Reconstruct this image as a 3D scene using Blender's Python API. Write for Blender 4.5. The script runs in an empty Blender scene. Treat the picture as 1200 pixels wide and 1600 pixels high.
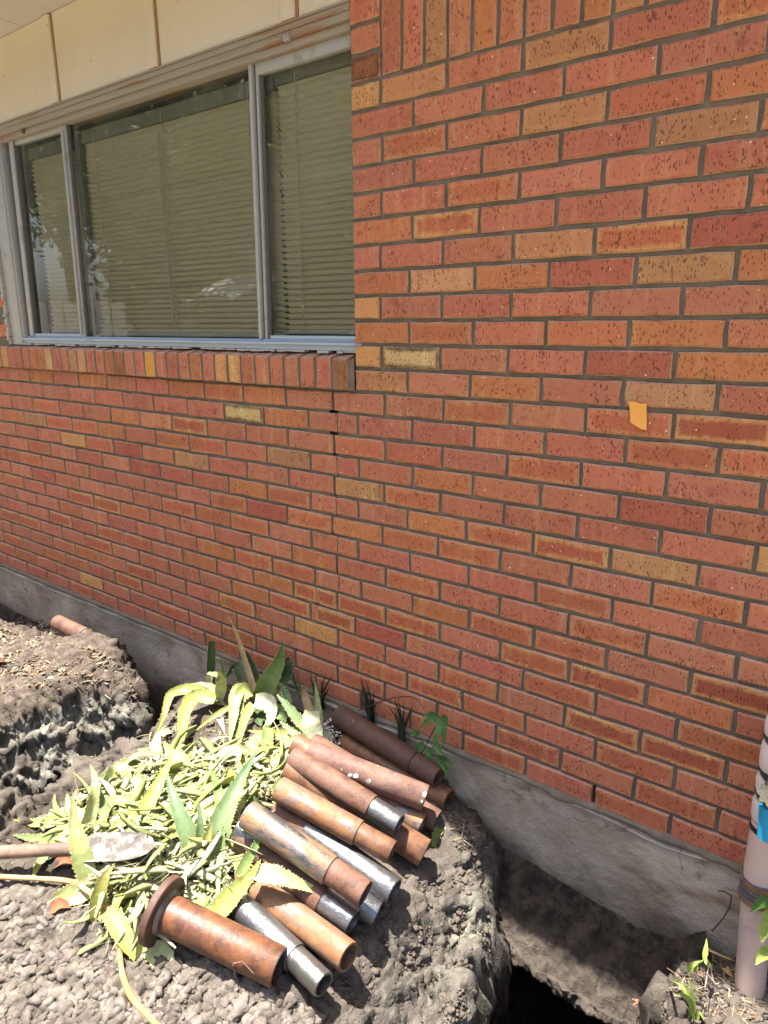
import bpy, bmesh, math, random
import numpy as np
from mathutils import Vector, Matrix

rng = np.random.default_rng(7)
random.seed(7)
S = bpy.context.scene
COL = S.collection
PI = math.pi

# ------------------------------------------------------------------ camera
FPX = 1078.16                                   # focal length in pixels of a 1600 px tall frame
CAM = np.array([1.3230, -1.6273, 1.2815])
RW = np.array([[0.8020, 0.5973, -0.0066], [0.1537, -0.2171, -0.9640], [-0.5772, 0.7721, -0.2660]])
_u, _s, _v = np.linalg.svd(RW)
RW = _u @ _v
cd = bpy.data.cameras.new('camera')
cd.sensor_fit = 'VERTICAL'
cd.sensor_height = 36.0
cd.lens = FPX / 1600 * 36.0
cd.clip_start = 0.02
cd.clip_end = 500
cam = bpy.data.objects.new('camera', cd)
COL.objects.link(cam)
cam.matrix_world = Matrix(((RW[0][0], -RW[1][0], -RW[2][0], CAM[0]),
                           (RW[0][1], -RW[1][1], -RW[2][1], CAM[1]),
                           (RW[0][2], -RW[1][2], -RW[2][2], CAM[2]), (0, 0, 0, 1)))
S.camera = cam

# ------------------------------------------------------------------ sky, sun, exposure
SUN_TRAVEL = Vector((0.20, 0.09, -1.0)).normalized()      # the way the light goes
to_sun = -SUN_TRAVEL
W = bpy.data.worlds.new('World')
S.world = W
W.use_nodes = True
wt = W.node_tree
wt.nodes.clear()
sky = wt.nodes.new('ShaderNodeTexSky')
sky.sky_type = 'NISHITA'
sky.sun_disc = False
sky.sun_elevation = math.asin(to_sun.z)
sky.sun_rotation = math.atan2(to_sun.x, to_sun.y)
sky.air_density = 0.8
sky.dust_density = 3.5
bg = wt.nodes.new('ShaderNodeBackground')
bg.inputs['Strength'].default_value = 0.10
wo = wt.nodes.new('ShaderNodeOutputWorld')
wt.links.new(sky.outputs[0], bg.inputs[0])
wt.links.new(bg.outputs[0], wo.inputs[0])
sd = bpy.data.lights.new('sun', 'SUN')
sd.energy = 5.0
sd.angle = math.radians(0.53)
sd.color = (1.0, 0.945, 0.86)
sun = bpy.data.objects.new('sun', sd)
COL.objects.link(sun)
sun.rotation_euler = SUN_TRAVEL.to_track_quat('-Z', 'Y').to_euler()
sun.location = (0, 0, 10)
S.view_settings.view_transform = 'Standard'
S.view_settings.look = 'None'
S.view_settings.gamma = 1
S.view_settings.use_curve_mapping = False
S.view_settings.exposure = 1.97
S.render.engine = 'CYCLES'
S.cycles.max_bounces = 8
S.cycles.diffuse_bounces = 4
S.cycles.transparent_max_bounces = 12
S.cycles.use_denoising = True

# ------------------------------------------------------------------ helpers
def ray(px, py):
    return RW.T @ np.array([(px - 600) / FPX, (py - 800) / FPX, 1.0])
def at_z(px, py, z):
    d = ray(px, py); return CAM + d * ((z - CAM[2]) / d[2])
def at_y(px, py, y):
    d = ray(px, py); return CAM + d * ((y - CAM[1]) / d[1])

def mesh_np(name, verts, faces, attrs=None, smooth=False, sharp=None):
    """faces: (N,3) / (N,4) array, or a list of tuples"""
    me = bpy.data.meshes.new(name)
    verts = np.asarray(verts, dtype=np.float32)
    if isinstance(faces, np.ndarray):
        n, k = faces.shape
        me.vertices.add(len(verts)); me.loops.add(n * k); me.polygons.add(n)
        me.vertices.foreach_set('co', verts.ravel())
        me.loops.foreach_set('vertex_index', faces.ravel().astype(np.int32))
        me.polygons.foreach_set('loop_start', np.arange(0, n * k, k, dtype=np.int32))
        me.polygons.foreach_set('loop_total', np.full(n, k, dtype=np.int32))
        me.update(calc_edges=True)
        me.validate()
    else:
        me.from_pydata([tuple(v) for v in verts], [], faces)
        me.update()
    for an, av in (attrs or {}).items():
        av = np.asarray(av, dtype=np.float32)
        if av.ndim == 1:
            a = me.attributes.new(an, 'FLOAT', 'POINT'); a.data.foreach_set('value', av)
        elif av.shape[1] == 3:
            a = me.attributes.new(an, 'FLOAT_VECTOR', 'POINT'); a.data.foreach_set('vector', av.ravel())
        else:
            a = me.attributes.new(an, 'FLOAT_COLOR', 'POINT'); a.data.foreach_set('color', av.ravel())
    if smooth:
        me.polygons.foreach_set('use_smooth', np.ones(len(me.polygons), dtype=bool))
        if sharp is not None:
            me.set_sharp_from_angle(angle=sharp)
    return me

def link(name, me, mat=None, parent=None, kind=None, label=None, cat=None, group=None):
    o = bpy.data.objects.new(name, me)
    COL.objects.link(o)
    if mat is not None and me is not None and len(me.materials) == 0:
        me.materials.append(mat)
    if parent is not None:
        o.parent = parent
    if kind: o['kind'] = kind
    if label: o['label'] = label
    if cat: o['category'] = cat
    if group: o['group'] = group
    return o

def thing(name, label, cat, loc=(0, 0, 0), group=None):
    o = bpy.data.objects.new(name, None)
    o.empty_display_size = 0.05
    o.location = loc
    COL.objects.link(o)
    o['label'] = label; o['category'] = cat
    if group: o['group'] = group
    return o

class MB:
    """collects shapes for ONE mesh"""
    def __init__(s): s.v = []; s.f = []
    def add(s, vs, fs):
        b = len(s.v); s.v += [tuple(v) for v in vs]; s.f += [tuple(i + b for i in f) for f in fs]
    def box(s, x0, x1, y0, y1, z0, z1, bev=0.0, dx=(0, 0)):
        """dx: shift in x of bottom and top (a leaning member)"""
        if bev <= 0:
            vs = [(x0 + dx[0], y0, z0), (x1 + dx[0], y0, z0), (x1 + dx[0], y1, z0), (x0 + dx[0], y1, z0),
                  (x0 + dx[1], y0, z1), (x1 + dx[1], y0, z1), (x1 + dx[1], y1, z1), (x0 + dx[1], y1, z1)]
            s.add(vs, [(0, 3, 2, 1), (4, 5, 6, 7), (0, 1, 5, 4), (1, 2, 6, 5), (2, 3, 7, 6), (3, 0, 4, 7)])
        else:
            bm = bmesh.new()
            bmesh.ops.create_cube(bm, size=1)
            for v in bm.verts:
                t = v.co.z + .5
                v.co = ((x0 + x1) / 2 + v.co.x * (x1 - x0) + dx[0] * (1 - t) + dx[1] * t,
                        (y0 + y1) / 2 + v.co.y * (y1 - y0), (z0 + z1) / 2 + v.co.z * (z1 - z0))
            bmesh.ops.bevel(bm, geom=bm.edges[:], offset=bev, segments=2, profile=.6, affect='EDGES')
            bm.verts.index_update()
            s.add([v.co[:] for v in bm.verts], [[v.index for v in f.verts] for f in bm.faces])
            bm.free()
    def tube(s, pts, rad, n=8, cap=True):
        pts = [Vector(p) for p in pts]
        rads = rad if hasattr(rad, '__len__') else [rad] * len(pts)
        rings = []
        up = Vector((0.13, 0.31, 0.94)).normalized()
        for i, p in enumerate(pts):
            t = (pts[min(i + 1, len(pts) - 1)] - pts[max(i - 1, 0)]).normalized()
            a = t.cross(up)
            if a.length < 1e-3: a = t.cross(Vector((1, 0, 0)))
            a.normalize(); b = t.cross(a)
            rings.append([p + (a * math.cos(k * 2 * PI / n) + b * math.sin(k * 2 * PI / n)) * rads[i] for k in range(n)])
        vs = [v for r in rings for v in r]; fs = []
        for i in range(len(rings) - 1):
            for k in range(n):
                fs.append((i * n + k, i * n + (k + 1) % n, (i + 1) * n + (k + 1) % n, (i + 1) * n + k))
        if cap:
            fs.append(tuple(range(n))[::-1]); fs.append(tuple((len(rings) - 1) * n + k for k in range(n)))
        s.add(vs, fs)
    def lathe(s, A, B, prof, n=40, jit=0.0):
        """prof: list of (t along A->B in metres, radius); closed profile"""
        A = Vector(A); B = Vector(B); t = (B - A).normalized()
        a = t.cross(Vector((0, 0, 1))).normalized(); b = t.cross(a)
        m = len(prof); vs = []; fs = []
        for d, r in prof:
            for k in range(n):
                an = k * 2 * PI / n
                rr = r * (1 + jit * math.sin(2 * an + 1))
                vs.append(A + t * d + (a * math.cos(an) + b * math.sin(an)) * rr)
        for i in range(m):
            j = (i + 1) % m
            for k in range(n):
                fs.append((i * n + k, i * n + (k + 1) % n, j * n + (k + 1) % n, j * n + k))
        s.add(vs, fs)
    def build(s, name, mat, parent=None, smooth=False, sharp=0.6, recalc=True, **kw):
        me = bpy.data.meshes.new(name)
        me.from_pydata(s.v, [], s.f)
        if recalc:
            bm = bmesh.new(); bm.from_mesh(me)
            bmesh.ops.recalc_face_normals(bm, faces=bm.faces[:])
            bm.to_mesh(me); bm.free()
        me.update()
        if smooth:
            me.polygons.foreach_set('use_smooth', np.ones(len(me.polygons), dtype=bool))
            me.set_sharp_from_angle(angle=sharp)
        return link(name, me, mat, parent, **kw)

def reparent_world(o, parent):
    o.parent = parent
    o.matrix_parent_inverse = Matrix.Translation(parent.location).inverted()

# --- numpy value noise
def _hash(ix, iy, iz, seed):
    h = (ix.astype(np.int64) * 374761393 + iy.astype(np.int64) * 668265263 + iz.astype(np.int64) * 2147483647 + seed * 1274126177) & 0xffffffff
    h = ((h ^ (h >> 13)) * 1274126177) & 0xffffffff
    h = (h ^ (h >> 16)) & 0xffffff
    return h / float(0xffffff)
def vnoise(p, seed=0):
    i = np.floor(p).astype(np.int64); f = p - i; f = f * f * (3 - 2 * f)
    out = 0
    for dx in (0, 1):
        for dy in (0, 1):
            for dz in (0, 1):
                w = (f[:, 0] if dx else 1 - f[:, 0]) * (f[:, 1] if dy else 1 - f[:, 1]) * (f[:, 2] if dz else 1 - f[:, 2])
                out = out + w * _hash(i[:, 0] + dx, i[:, 1] + dy, i[:, 2] + dz, seed)
    return out * 2 - 1
def fbm(p, octv=4, seed=0, gain=.5, ridged=False):
    a = 1; s = 0; n = 0
    for k in range(octv):
        v = vnoise(p * 2 ** k + 17.3 * k, seed + k)
        if ridged: v = 1 - 2 * np.abs(v)
        s = s + a * v; n += a; a *= gain
    return s / n

def blocks(p, seed=0):
    """a random level per cell: broken lumps with sharp steps between"""
    i = np.floor(p).astype(np.int64); best = np.full(len(p), 9.0); val = np.zeros(len(p))
    for dx in (-1, 0, 1):
        for dy in (-1, 0, 1):
            for dz in (-1, 0, 1):
                c = i + np.array((dx, dy, dz))
                q = np.stack([_hash(c[:, 0], c[:, 1], c[:, 2], seed + k) for k in (0, 7, 13)], 1) + c
                d = ((q - p) ** 2).sum(1); m = d < best
                h = _hash(c[:, 0], c[:, 1], c[:, 2], seed + 29) * 2 - 1
                # tilt of the lump's face
                t = (q - p) @ np.array((.5, .3, .4)) * (_hash(c[:, 0], c[:, 1], c[:, 2], seed + 31) * 2 - 1)
                val[m] = (h + 1.2 * t)[m]; best[m] = d[m]
    return val
def worley(p, seed=0):
    i = np.floor(p).astype(np.int64); best = np.full(len(p), 9.0)
    for dx in (-1, 0, 1):
        for dy in (-1, 0, 1):
            for dz in (-1, 0, 1):
                c = i + np.array((dx, dy, dz))
                q = np.stack([_hash(c[:, 0], c[:, 1], c[:, 2], seed + k) for k in (0, 7, 13)], 1) + c
                best = np.minimum(best, ((q - p) ** 2).sum(1))
    return np.sqrt(best)
# --- node helper
class NT:
    def __init__(s, name):
        s.m = bpy.data.materials.new(name); s.m.use_nodes = True
        s.t = s.m.node_tree; s.t.nodes.clear()
        s.out = s.t.nodes.new('ShaderNodeOutputMaterial')
    def n(s, typ, ins=None, **props):
        nd = s.t.nodes.new('ShaderNode' + typ)
        for k, v in props.items(): setattr(nd, k, v)
        for k, v in (ins or {}).items():
            sock = nd.inputs[k]
            if isinstance(v, bpy.types.NodeSocket): s.t.links.new(v, sock)
            else:
                if sock.type == 'RGBA' and len(v) == 3: v = (*v, 1)
                sock.default_value = v
        return nd
    def math(s, op, a, b=0.0, c=0.0, clamp=False):
        return s.n('Math', {0: a, 1: b, 2: c}, operation=op, use_clamp=clamp).outputs[0]
    def mix(s, fac, a, b, blend='MIX'):
        nd = s.n('Mix', None, data_type='RGBA', blend_type=blend)
        for idx, v in ((0, fac), (6, a), (7, b)):
            if isinstance(v, bpy.types.NodeSocket): s.t.links.new(v, nd.inputs[idx])
            else: nd.inputs[idx].default_value = v if not hasattr(v, '__len__') or len(v) == 4 else (*v, 1)
        return nd.outputs[2]
    def step(s, x, lo, hi):
        nd = s.n('MapRange', {'Value': x, 'From Min': lo, 'From Max': hi}, interpolation_type='SMOOTHSTEP')
        return nd.outputs[0]
    def pos(s, scale=(1, 1, 1), obj=False):
        src = s.n('TexCoord').outputs['Object'] if obj else s.n('NewGeometry').outputs['Position']
        return s.n('Mapping', {'Vector': src, 'Scale': scale}).outputs[0]
    def noise(s, vec, scale, detail=4, rough=.55, dist=0.0):
        return s.n('TexNoise', {'Vector': vec, 'Scale': scale, 'Detail': detail, 'Roughness': rough, 'Distortion': dist}).outputs['Fac']
    def vor(s, vec, scale, feature='F1', rnd=1.0):
        return s.n('TexVoronoi', {'Vector': vec, 'Scale': scale, 'Randomness': rnd}, feature=feature)
    def attr(s, name):
        return s.n('Attribute', None, attribute_name=name)
    def bump(s, h, strength=.5, dist=.01, normal=None):
        ins = {'Height': h, 'Strength': strength, 'Distance': dist}
        if normal is not None: ins['Normal'] = normal
        return s.n('Bump', ins).outputs[0]
    def bsdf(s, color, rough=.8, metal=0.0, normal=None, spec=.4, **kw):
        ins = {'Base Color': color, 'Roughness': rough, 'Metallic': metal, 'Specular IOR Level': spec}
        if normal is not None: ins['Normal'] = normal
        ins.update(kw)
        b = s.n('BsdfPrincipled', ins)
        s.t.links.new(b.outputs[0], s.out.inputs[0])
        return b

# ------------------------------------------------------------------ materials
def mat_brick():
    m = NT('fired_brick')
    tint = m.attr('btint').outputs['Color']; rim = m.attr('brim'); loc = m.attr('bloc').outputs['Vector']; dim = m.attr('bdim').outputs['Vector']
    P = m.pos()
    # distance from the rim of the face
    ab = m.n('VectorMath', {0: loc}, operation='ABSOLUTE').outputs[0]
    sub = m.n('VectorMath', {0: dim, 1: ab}, operation='SUBTRACT').outputs[0]
    sx = m.n('SeparateXYZ', {0: sub})
    ed = m.math('MINIMUM', sx.outputs[0], sx.outputs[1])
    wob = m.noise(P, 55, 3)
    ed2 = m.math('ADD', ed, m.math('MULTIPLY', m.math('SUBTRACT', wob, .5), .014))
    big = m.noise(P, 9, 3)
    ed2 = m.math('ADD', ed2, m.math('MULTIPLY', m.math('SUBTRACT', big, .5), .022))
    rimf = m.n('MapRange', {'Value': ed2, 'From Min': .005, 'From Max': .016, 'To Min': 1, 'To Max': 0}, interpolation_type='SMOOTHSTEP').outputs[0]
    col = m.mix(m.math('MULTIPLY', m.math('MULTIPLY', rimf, rim.outputs['Alpha']), m.n('MapRange', {'Value': m.noise(P, 21, 4, .65), 'From Min': .3, 'From Max': .6, 'To Min': .45, 'To Max': 1.0}).outputs[0]), tint, rim.outputs['Color'])
    # kiln bands down the face and blotches
    band = m.noise(m.pos((34, 34, 3.5)), 1.0, 3, .6)
    col = m.mix(m.step(band, .52, .72), col, m.mix(1.0, col, (1.10, 1.42, 1.28), 'MULTIPLY'))
    blot = m.noise(P, 16, 4, .6)
    col = m.mix(m.step(blot, .54, .75), col, m.mix(1.0, col, (.76, .64, .66), 'MULTIPLY'))
    fine = m.noise(m.pos((420, 420, 120)), 1.0, 3, .6)
    col = m.mix(.55, col, m.mix(1.0, col, m.n('MapRange', {'Value': fine, 'From Min': .25, 'From Max': .75, 'To Min': .72, 'To Max': 1.25}).outputs[0], 'MULTIPLY'))
    # drag pits
    warp = m.n('VectorMath', {0: P, 1: m.n('VectorMath', {0: m.n('TexNoise', {'Vector': P, 'Scale': 60.0, 'Detail': 2.0}).outputs['Color'], 1: (.006, .006, .006)}, operation='MULTIPLY').outputs[0]}, operation='ADD').outputs[0]
    pv = m.n('Mapping', {'Vector': warp, 'Scale': (270, 270, 105)}).outputs[0]
    v = m.vor(pv, 1.0)
    size = m.n('SeparateColor', {0: v.outputs['Color']})
    dens = m.noise(P, 11, 2)
    thr = m.math('MULTIPLY', m.math('POWER', size.outputs[0], 1.5), m.math('MULTIPLY_ADD', dens, .98, .0))
    pit = m.n('MapRange', {'Value': m.math('SUBTRACT', v.outputs['Distance'], thr), 'From Min': -.09, 'From Max': .03, 'To Min': 1, 'To Max': 0}).outputs[0]
    pv2 = m.n('Mapping', {'Vector': warp, 'Scale': (150, 150, 44)}).outputs[0]
    v2 = m.vor(pv2, 1.0)
    sz2 = m.n('SeparateColor', {0: v2.outputs['Color']})
    pit2 = m.n('MapRange', {'Value': m.math('SUBTRACT', v2.outputs['Distance'], m.math('MULTIPLY', m.math('POWER', sz2.outputs[1], 5), .27)), 'From Min': -.06, 'From Max': .03, 'To Min': 1, 'To Max': 0}).outputs[0]
    pits = m.math('MAXIMUM', pit, pit2)
    col = m.mix(m.math('MULTIPLY', pits, .72), col, (.065, .024, .016))
    # pale grit and mortar smears
    v3 = m.vor(m.pos((130, 130, 130)), 1.0)
    s3 = m.n('SeparateColor', {0: v3.outputs['Color']})
    grit = m.n('MapRange', {'Value': m.math('SUBTRACT', v3.outputs['Distance'], m.math('MULTIPLY', m.math('POWER', s3.outputs[2], 30), .30)), 'From Min': -.08, 'From Max': .02, 'To Min': 1, 'To Max': 0}).outputs[0]
    col = m.mix(grit, col, (.72, .60, .46))
    esm = m.n('MapRange', {'Value': m.math('ADD', ed, m.math('MULTIPLY', m.math('SUBTRACT', m.noise(P, 130, 3), .5), .009)), 'From Min': .0, 'From Max': .0030, 'To Min': .85, 'To Max': 0}).outputs[0]
    col = m.mix(esm, col, (.40, .255, .185))
    h = m.math('SUBTRACT', m.math('MULTIPLY', fine, .25), m.math('MULTIPLY', pits, 1.0))
    h = m.math('ADD', h, m.math('MULTIPLY', m.noise(P, 70, 3), .5))
    m.bsdf(col, .82, normal=m.bump(h, .55, .0022), spec=.3)
    return m.m

def mat_mortar():
    m = NT('mortar'); P = m.pos()
    a = m.noise(P, 14, 4); b = m.noise(P, 260, 4, .7)
    col = m.mix(m.step(a, .35, .7), (.130, .104, .078), (.200, .166, .126))
    col = m.mix(m.math('MULTIPLY', b, .4), col, (.24, .20, .155))
    m.bsdf(col, .95, normal=m.bump(m.math('ADD', b, m.math('MULTIPLY', m.noise(P, 60, 3), 1.2)), .6, .004), spec=.15)
    return m.m

def mat_plain(name, col, rough=.8, metal=0, var=.2, scale=20, bump=.15, dist=.003, spec=.4, dirt=None, dscale=8, dlo=.5, dhi=.7, stretch=(1, 1, 1)):
    m = NT(name); P = m.pos(stretch)
    n1 = m.noise(P, scale, 5, .6)
    c = m.mix(n1, tuple(x * (1 - var) for x in col), tuple(min(1, x * (1 + var)) for x in col))
    if dirt is not None:
        c = m.mix(m.math('MULTIPLY', m.step(m.noise(P, dscale, 5, .65), dlo, dhi), dirt[3] if len(dirt) > 3 else 1.0), c, dirt[:3])
    m.bsdf(c, rough, metal, normal=m.bump(m.noise(P, scale * 6, 4, .65), bump, dist), spec=spec)
    return m.m

def mat_concrete():
    m = NT('foundation_concrete'); P = m.pos()
    a = m.noise(P, 5, 5, .6); b = m.noise(m.pos((3, 3, 9)), 1.2, 4, .6)
    col = m.mix(m.step(a, .35, .65), (.32, .265, .20), (.45, .385, .305))
    col = m.mix(m.step(b, .50, .70), col, (.26, .19, .125))
    # soil still stuck to the face where it was buried: follows the old ground line
    z = m.n('SeparateXYZ', {0: P}).outputs[2]
    zl = m.math('ADD', z, m.math('MULTIPLY', m.math('SUBTRACT', m.noise(P, 4.5, 6, .65), .5), .32))
    buried = m.n('MapRange', {'Value': zl, 'From Min': -.34, 'From Max': -.17, 'To Min': 1, 'To Max': 0}, interpolation_type='SMOOTHSTEP').outputs[0]
    col = m.mix(m.math('MULTIPLY', buried, .85), col, m.mix(m.noise(P, 30, 4), (.036, .029, .024), (.095, .076, .062)))
    blk = m.step(m.noise(P, 9, 6, .72), .54, .70)
    col = m.mix(m.math('MULTIPLY', blk, .55), col, (.07, .058, .048))
    wh = m.step(m.noise(P, 13, 6, .75), .64, .74)
    col = m.mix(m.math('MULTIPLY', wh, .5), col, (.45, .44, .42))
    # hairline cracks
    cr = m.n('TexVoronoi', {'Vector': m.n('VectorMath', {0: P, 1: m.n('VectorMath', {0: m.n('TexNoise', {'Vector': P, 'Scale': 7.0, 'Detail': 4.0}).outputs['Color'], 1: (.16, .16, .16)}, operation='MULTIPLY').outputs[0]}, operation='ADD').outputs[0], 'Scale': 2.3}, feature='DISTANCE_TO_EDGE').outputs['Distance']
    crk = m.n('MapRange', {'Value': cr, 'From Min': 0.0, 'From Max': .0045, 'To Min': 1, 'To Max': 0}).outputs[0]
    col = m.mix(m.math('MULTIPLY', m.math('MULTIPLY', crk, m.step(m.noise(P, 1.7, 2), .50, .60)), .6), col, (.05, .042, .036))
    hh = m.math('ADD', m.noise(P, 40, 6, .7), m.math('MULTIPLY', buried, m.noise(P, 90, 4, .7)))
    m.bsdf(col, .93, normal=m.bump(hh, .8, .009), spec=.2)
    return m.m

def mat_soil():
    m = NT('dug_soil'); P = m.pos()
    z = m.attr('zone').outputs['Color']
    zs = m.n('SeparateColor', {0: z})
    a = m.noise(P, 7, 6, .65); b = m.noise(P, 60, 5, .7)
    dry = m.mix(m.step(a, .35, .65), (.068, .056, .046), (.138, .117, .097))
    dry = m.mix(m.step(b, .55, .78), dry, (.165, .142, .118))
    dark = m.mix(m.step(m.noise(P, 22, 5, .7), .35, .65), (.020, .016, .013), (.070, .054, .043))  # damp soil tone, deepened to paint in the ledge's shade
    st = m.n('Mapping', {'Vector': m.n('VectorMath', {0: P, 1: m.n('VectorMath', {0: m.n('TexNoise', {'Vector': P, 'Scale': 6.0, 'Detail': 3.0}).outputs['Color'], 1: (.12, .12, .12)}, operation='MULTIPLY').outputs[0]}, operation='ADD').outputs[0], 'Rotation': (0.4, .5, .9), 'Scale': (60, 17, 20)}).outputs[0]
    stn = m.noise(st, 1.0, 4, .6)
    clay = m.mix(m.step(stn, .30, .72), (.050, .044, .038), (.165, .147, .124))
    lime = m.mix(b, (.12, .112, .092), (.26, .25, .205))
    clay = m.mix(m.math('MULTIPLY', m.step(m.noise(P, 5, 4), .52, .66), .65), clay, lime)
    mul = m.mix(m.step(m.noise(P, 28, 5, .7), .35, .7), (.074, .058, .046), (.165, .134, .108))
    c = m.mix(zs.outputs[2], dry, mul)
    c = m.mix(zs.outputs[0], c, clay)
    lp = m.n('VectorMath', {0: P, 1: (.612, -.30, -.28)}, operation='DISTANCE').outputs['Value']
    lp2 = m.n('VectorMath', {0: P, 1: (-1.0, -.50, -.22)}, operation='DISTANCE').outputs['Value']
    lm2 = m.n('MapRange', {'Value': m.math('ADD', m.math('MULTIPLY', lp2, .28), m.math('MULTIPLY', m.math('SUBTRACT', m.noise(P, 18, 5, .7), .5), .42)), 'From Min': .02, 'From Max': .10, 'To Min': .75, 'To Max': 0}).outputs[0]
    c = m.mix(m.math('MULTIPLY', lm2, zs.outputs[0]), c, m.mix(stn, (.13, .125, .105), (.33, .32, .275)))
    lmask = m.n('MapRange', {'Value': m.math('ADD', lp, m.math('MULTIPLY', m.math('SUBTRACT', m.noise(P, 16, 5, .7), .5), .16)), 'From Min': .04, 'From Max': .09, 'To Min': .85, 'To Max': 0}).outputs[0]
    c = m.mix(lmask, c, m.mix(stn, (.15, .148, .115), (.30, .295, .235)))
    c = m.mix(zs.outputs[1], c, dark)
    h = m.math('ADD', m.math('MULTIPLY', b, 1.0), m.math('MULTIPLY', m.noise(P, 180, 4, .7), .7))
    h = m.math('ADD', h, m.math('MULTIPLY', m.math('MULTIPLY', stn, zs.outputs[0]), .9))
    m.bsdf(c, .95, normal=m.bump(h, .75, .012), spec=.12)
    return m.m

def mat_clod():
    m = NT('dry_clod'); P = m.pos()
    a = m.noise(P, 24, 4, .6); b = m.noise(P, 150, 4, .7)
    c = m.mix(m.step(a, .35, .68), (.100, .084, .071), (.205, .178, .152))
    m.bsdf(c, .95, normal=m.bump(m.math('ADD', b, m.noise(P, 400, 3)), .6, .006), spec=.1)
    return m.m

def mat_rust(name, base=(.17, .062, .03), alt=(.27, .10, .035), steel=0.0, bluish=(.33, .345, .37), white=0.0, pale=.0, gloss=.62):
    """rusted steel; steel: share of bare metal that still shows"""
    m = NT(name); P = m.pos()
    a = m.noise(P, 22, 6, .68, .4); b = m.noise(P, 90, 5, .7)
    c = m.mix(m.step(a, .34, .66), base, alt)
    c = m.mix(m.math('MULTIPLY', m.step(b, .52, .72), .6), c, (.09, .035, .022))
    c = m.mix(m.math('MULTIPLY', m.step(m.noise(P, 34, 5, .7), .60, .70), .55), c, (.34, .15, .035))
    if pale: c = m.mix(m.math('MULTIPLY', m.step(m.noise(P, 13, 5, .6), .4, .65), pale), c, (.22, .15, .115))
    rough = m.n('MapRange', {'Value': b, 'To Min': gloss - .12, 'To Max': gloss + .2}).outputs[0]
    metal = 0.0
    if steel > 0:
        s = m.step(m.noise(m.pos((7, 38, 38)), 1.0, 7, .72, .2), .56 - steel * .5, .80 - steel * .5)
        sc = m.mix(m.step(m.noise(m.pos((12, 60, 60)), 1.0, 5, .7), .35, .75), bluish, tuple(x * .7 for x in bluish))
        c = m.mix(s, c, sc)
        rough = m.math('MULTIPLY_ADD', s, -.28, rough)
        metal = m.math('MULTIPLY', s, .86)
    if white:
        v = m.vor(P, 55); sz = m.n('SeparateColor', {0: v.outputs['Color']})
        d = m.math('ADD', v.outputs['Distance'], m.math('MULTIPLY', m.noise(P, 150, 3), .35))
        w = m.n('MapRange', {'Value': m.math('SUBTRACT', d, m.math('MULTIPLY', m.math('POWER', sz.outputs[0], 3), white)), 'From Min': -.02, 'From Max': .03, 'To Min': 1, 'To Max': 0}).outputs[0]
        w = m.math('MULTIPLY', w, m.step(m.noise(P, 12, 2), .45, .55))
        c = m.mix(w, c, (.75, .72, .68))
    m.bsdf(c, rough, metal, normal=m.bump(m.math('ADD', m.math('ADD', b, m.math('MULTIPLY', m.step(m.noise(P, 48, 6, .75), .5, .6), .35)), m.math('MULTIPLY', a, 1.5)), .35, .0022), spec=.45)
    return m.m

def mat_leaf(name, rough=.52, spots=.35):
    m = NT(name); P = m.pos()
    lc = m.attr('lc').outputs['Color']
    n1 = m.noise(P, 45, 4); v = m.vor(P, 130)
    c = m.mix(m.step(n1, .3, .7), m.mix(1.0, lc, (.80, .82, .70), 'MULTIPLY'), lc)
    sp = m.n('MapRange', {'Value': v.outputs['Distance'], 'From Min': .16, 'From Max': .30, 'To Min': spots, 'To Max': 0}).outputs[0]
    c = m.mix(sp, c, m.mix(1.0, c, (1.5, 1.4, 1.6), 'MULTIPLY'))
    b = m.bsdf(c, rough, normal=m.bump(m.noise(P, 120, 4), .25, .004), spec=.35)
    tr = m.n('BsdfTranslucent', {'Color': m.mix(1.0, c, (1.1, 1.2, .5), 'MULTIPLY')})
    mx = m.n('MixShader', {0: .22, 1: b.outputs[0], 2: tr.outputs[0]})
    m.t.links.new(mx.outputs[0], m.out.inputs[0])
    return m.m

def mat_glass():
    m = NT('window_glass'); P = m.pos()
    fr = m.n('Fresnel', {'IOR': 1.5}).outputs[0]
    tr = m.n('BsdfTransparent', {'Color': (.86, .90, .88, 1)})
    gl = m.n('BsdfGlossy', {'Color': (1, 1, 1, 1), 'Roughness': .015})
    df = m.n('BsdfDiffuse', {'Color': (.42, .40, .34, 1)})
    f2 = m.math('MULTIPLY_ADD', fr, 1.25, .01)
    mx = m.n('MixShader', {0: f2, 1: tr.outputs[0], 2: gl.outputs[0]})
    dust = m.math('MULTIPLY', m.step(m.noise(P, 3, 5, .6), .2, .9), .16)
    m2 = m.n('MixShader', {0: dust, 1: mx.outputs[0], 2: df.outputs[0]})
    m.t.links.new(m2.outputs[0], m.out.inputs[0])
    return m.m

def mat_siding():
    m = NT('cream_stucco_board'); P = m.pos()
    a = m.noise(P, 3, 5, .6); b = m.noise(m.pos((60, 60, 8)), 1.0, 4, .6)
    c = m.mix(a, (.53, .465, .37), (.62, .555, .455))
    c = m.mix(m.math('MULTIPLY', m.step(b, .60, .78), .35), c, (.50, .345, .185))
    v = m.vor(P, 42); sz = m.n('SeparateColor', {0: v.outputs['Color']})
    d = m.n('MapRange', {'Value': m.math('SUBTRACT', v.outputs['Distance'], m.math('MULTIPLY', m.math('POWER', sz.outputs[0], 12), .2)), 'From Min': -.03, 'From Max': .02, 'To Min': 1, 'To Max': 0}).outputs[0]
    c = m.mix(m.math('MULTIPLY', d, .6), c, (.22, .12, .06))
    m.bsdf(c, .85, normal=m.bump(m.math('ADD', m.noise(P, 110, 4), m.noise(P, 300, 3)), .35, .004), spec=.2)
    return m.m

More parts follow.
